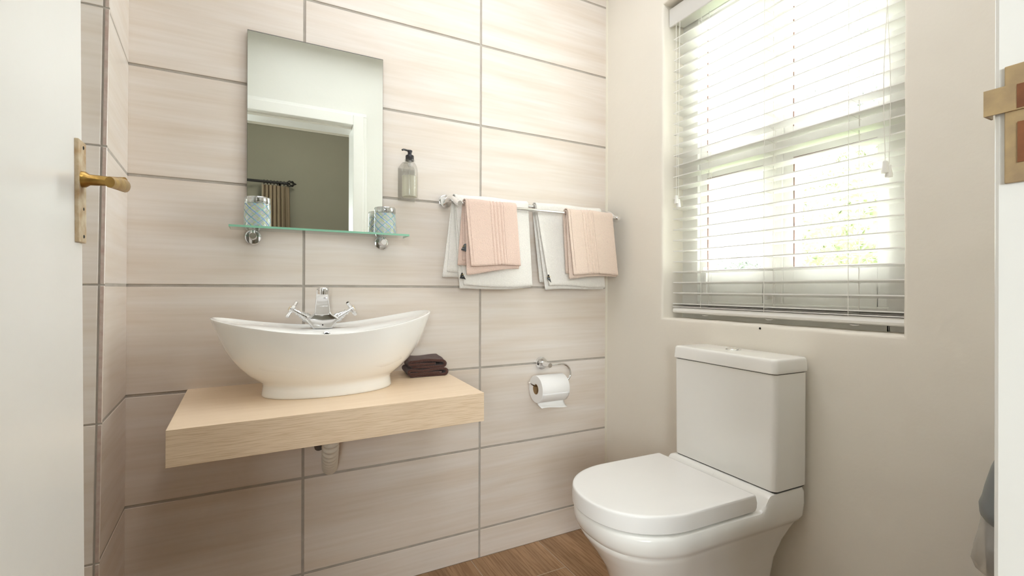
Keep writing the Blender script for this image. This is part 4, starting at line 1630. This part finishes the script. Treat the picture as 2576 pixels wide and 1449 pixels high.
lt = [(0.7912, 0.1752, 0.0, 0.1405, 0.014), (0.7930, 0.1770, 0.0, 0.1425, 0.015), (0.8010, 0.1768, 0.0, 0.1422, 0.015), (0.8200, 0.1755, 0.0, 0.1410, 0.015), (0.8250, 0.1746, 0.001, 0.1400, 0.015), (0.8278, 0.1728, 0.003, 0.1382, 0.015), (0.8290, 0.1700, 0.006, 0.1355, 0.014), (0.8296, 0.1600, 0.014, 0.125, 0.012)]
g.loft([[(f, y, z) for f, y in rrect(f0, f1, hw, r_)] for z, hw, f0, f1, r_ in lt])
cl = g.build('cistern_lid', ['porcelain'], toi, local=True, smooth=True, angle=50)
g = G()
bf, by_ = 0.060, -0.015 * SG
g.lathe([(0.0215, 0.0), (0.0218, 0.0014), (0.0195, 0.0030), (0.0182, 0.0022)], (bf, by_, 0.8292), (0, 0, 1), 36)
fb = g.build('flush_button', ['chrome'], cl, local=True, smooth=True, angle=40)
g = G()
g.lathe([(0.0176, 0.0016), (0.0165, 0.0034), (0.008, 0.0048), (0.001, 0.0052)], (bf, by_, 0.8292), (0, 0, 1), 36)
g.build('button_dome', ['chrome'], fb, local=True, smooth=True, angle=40)

# ------------------------------------------------------------------ swing bin with liner
bn = thing('swing_bin', 'grey swing-top bin with a clear liner, half hidden by the door frame', 'bin', (-0.140, -1.379, 0))
BC = (-0.140, -1.3790)


def circ(r, z, n_=40, e=1.0):
    return [(BC[0] + r * math.cos(q), BC[1] + r * math.sin(q) * e, z) for q in (2 * math.pi * j / n_ for j in range(n_))]


g = G()
g.loft([circ(0.090, 0.0), circ(0.0915, 0.006), circ(0.105, 0.30), circ(0.116, 0.615), circ(0.1165, 0.618)])
g.build('bin_body', ['bin_dark'], bn, smooth=True, angle=50)
g = G()
g.loft([circ(0.1185, 0.612), circ(0.1215, 0.616), circ(0.1225, 0.632), circ(0.1205, 0.638), circ(0.1185, 0.645), circ(0.1150, 0.665), circ(0.1080, 0.695), circ(0.0990, 0.722), circ(0.088, 0.742), circ(0.070, 0.757), circ(0.045, 0.765)])
ldd = g.build('bin_lid', ['bin_grey'], bn, smooth=True, angle=40)
g = G()
rr = []
for k in range(13):
    a = R(150 + 60 * 0 + k * 10 - 15)
    row = []
    for j in range(9):
        t = j / 8
        zz = lerp(0.672 + 0.030 * abs(math.cos(math.pi * k / 12)) ** 2, 0.748, t)
        rad_ = (0.1140 if zz < 0.667 else lerp(0.1140, 0.0700, ((zz - 0.667) / 0.09) ** 1.35)) + 0.0022
        row.append((BC[0] + rad_ * math.cos(a), BC[1] + rad_ * math.sin(a), zz))
    rr.append(row)
g.loft(rr, False, False, closed=False)
o = g.build('flap_opening', ['dark_gap'], ldd, smooth=True, recalc=False)
so = o.modifiers.new('thickness', 'SOLIDIFY'); so.thickness = 0.0015
g = G()
rings = []
for t, r_, z in ((0, 0.1180, 0.618), (1, 0.1240, 0.600), (2, 0.1300, 0.570), (3, 0.1310, 0.545), (4, 0.1250, 0.528), (5, 0.1175, 0.520)):
    rings.append([(BC[0] + (r_ + 0.0045 * math.sin(q * 9 + t * .7) * min(t, 3) / 3) * math.cos(q), BC[1] + (r_ + 0.0045 * math.sin(q * 9 + t * .7) * min(t, 3) / 3 - 0.002) * math.sin(q), z + 0.008 * math.sin(q * 5 + 1)) for q in (2 * math.pi * j / 72 for j in range(72))])
g.loft(rings, False, False)
g.build('bin_liner', ['bag'], bn, smooth=True, recalc=False)

# ------------------------------------------------------------------ added fittings around the unseen fill lights
for nm, lx, ly, lz, gz, lb in (('bedroom_fill_lamp', -0.9, -2.45, 2.7, 2.50, 'round glass globe lamp added out of view as bedroom fill light'),):
    cl_ = thing(nm, lb, 'ceiling lamp', (lx, ly, gz - 0.13))
    g = G()
    g.lathe([(0.06, 0.0), (0.06, -0.012), (0.045, -0.022), (0.045, -(lz - gz) + 0.125)], (lx, ly, lz), (0, 0, 1), 32)
    g.build('lamp_base', ['white_paint'], cl_, smooth=True, angle=40)
    g = G()
    g.lathe([(0.130 * math.sin(R(a)), 0.130 * math.cos(R(a))) for a in range(16, 181, 12)], (lx, ly, gz), (0, 0, 1), 32, cap0=False)
    g.build('lamp_globe', ['clear'], cl_, smooth=True)

lp = thing('bathroom_fill_panel', 'flat square panel added out of view as overhead fill light', 'ceiling light', (-0.80, -0.80, 2.472))  # invented housing for the overhead fill light
g = G()
g.box(-1.39, -0.21, -1.34, -0.26, 2.474, 2.4995)
g.build('panel_housing', ['white_paint'], lp, bevel=0.003)

# ------------------------------------------------------------------ garden outside
g = G()
g.box(0.27, 14, -10, 12, -0.25, -0.15)
lw_ = g.build('ground', ['lawn'])
struct(lw_, 'garden lawn outside the window', 'ground')


def foliage(name, label, cat, c, rad, nleaf, size, mk, dense=True, seed=1, group=None):
    rnd = random.Random(seed)
    base = (c[0], c[1], -0.15)
    t = thing(name, label, cat, base, group=group)
    g = G()
    for _ in range(nleaf):
        u, v = rnd.uniform(0, 2 * math.pi), rnd.uniform(-1, 1)
        r = rnd.uniform(0.72, 1.04) ** 0.5
        sq = math.sqrt(1 - v * v)
        p = Vector((c[0] + rad[0] * r * sq * math.cos(u), c[1] + rad[1] * r * sq * math.sin(u), c[2] + rad[2] * r * v))
        if p.z < -0.1:
            continue
        a = Vector((rnd.gauss(0, 1), rnd.gauss(0, 1), rnd.gauss(0, 1))).normalized()
        b = a.orthogonal().normalized()
        s = size * rnd.uniform(0.6, 1.3)
        g.face([p - a * s, p - b * s * .45, p + a * s, p + b * s * .45])
    # dense inner mass of the crown
    rings_ = []
    for i in range(1, 18):
        ph_ = math.pi * i / 18
        rings_.append([(c[0] + rad[0] * .84 * (1 + .06 * math.sin(5 * q + i)) * math.sin(ph_) * math.cos(q), c[1] + rad[1] * .84 * (1 + .06 * math.sin(4 * q + 2 * i)) * math.sin(ph_) * math.sin(q), c[2] - rad[2] * .84 * math.cos(ph_)) for q in (2 * math.pi * j / 36 for j in range(36))])
    if dense:
        g.loft(rings_)
    g.build('leaves', [mk], t, weld=False, recalc=False)
    g = G()
    g.tube([(c[0], c[1], -0.15), (c[0] + .03, c[1], c[2] - rad[2] * .3), (c[0], c[1] + .05, c[2] + rad[2] * .5)], [0.09, 0.07, 0.03], 10)
    g.build('trunk', ['bark'], t, smooth=True)
    return t


foliage('garden_bush', 'lime green sunlit bush outside the right window pane', 'bush', (4.3, 0.85, 1.30), (0.75, 1.05, 1.45), 22000, 0.028, 'leaf', seed=2)
foliage('garden_bush', 'small green bush low outside the left window pane', 'bush', (4.2, 2.55, 0.62), (0.55, 0.42, 0.95), 6000, 0.028, 'leaf_dark', seed=4)
foliage('garden_tree', 'pale grey-green tree crown outside the upper window panes', 'tree', (6.6, 2.5, 4.5), (0.7, 0.85, 0.85), 5000, 0.035, 'leaf_dark', dense=False, seed=6)
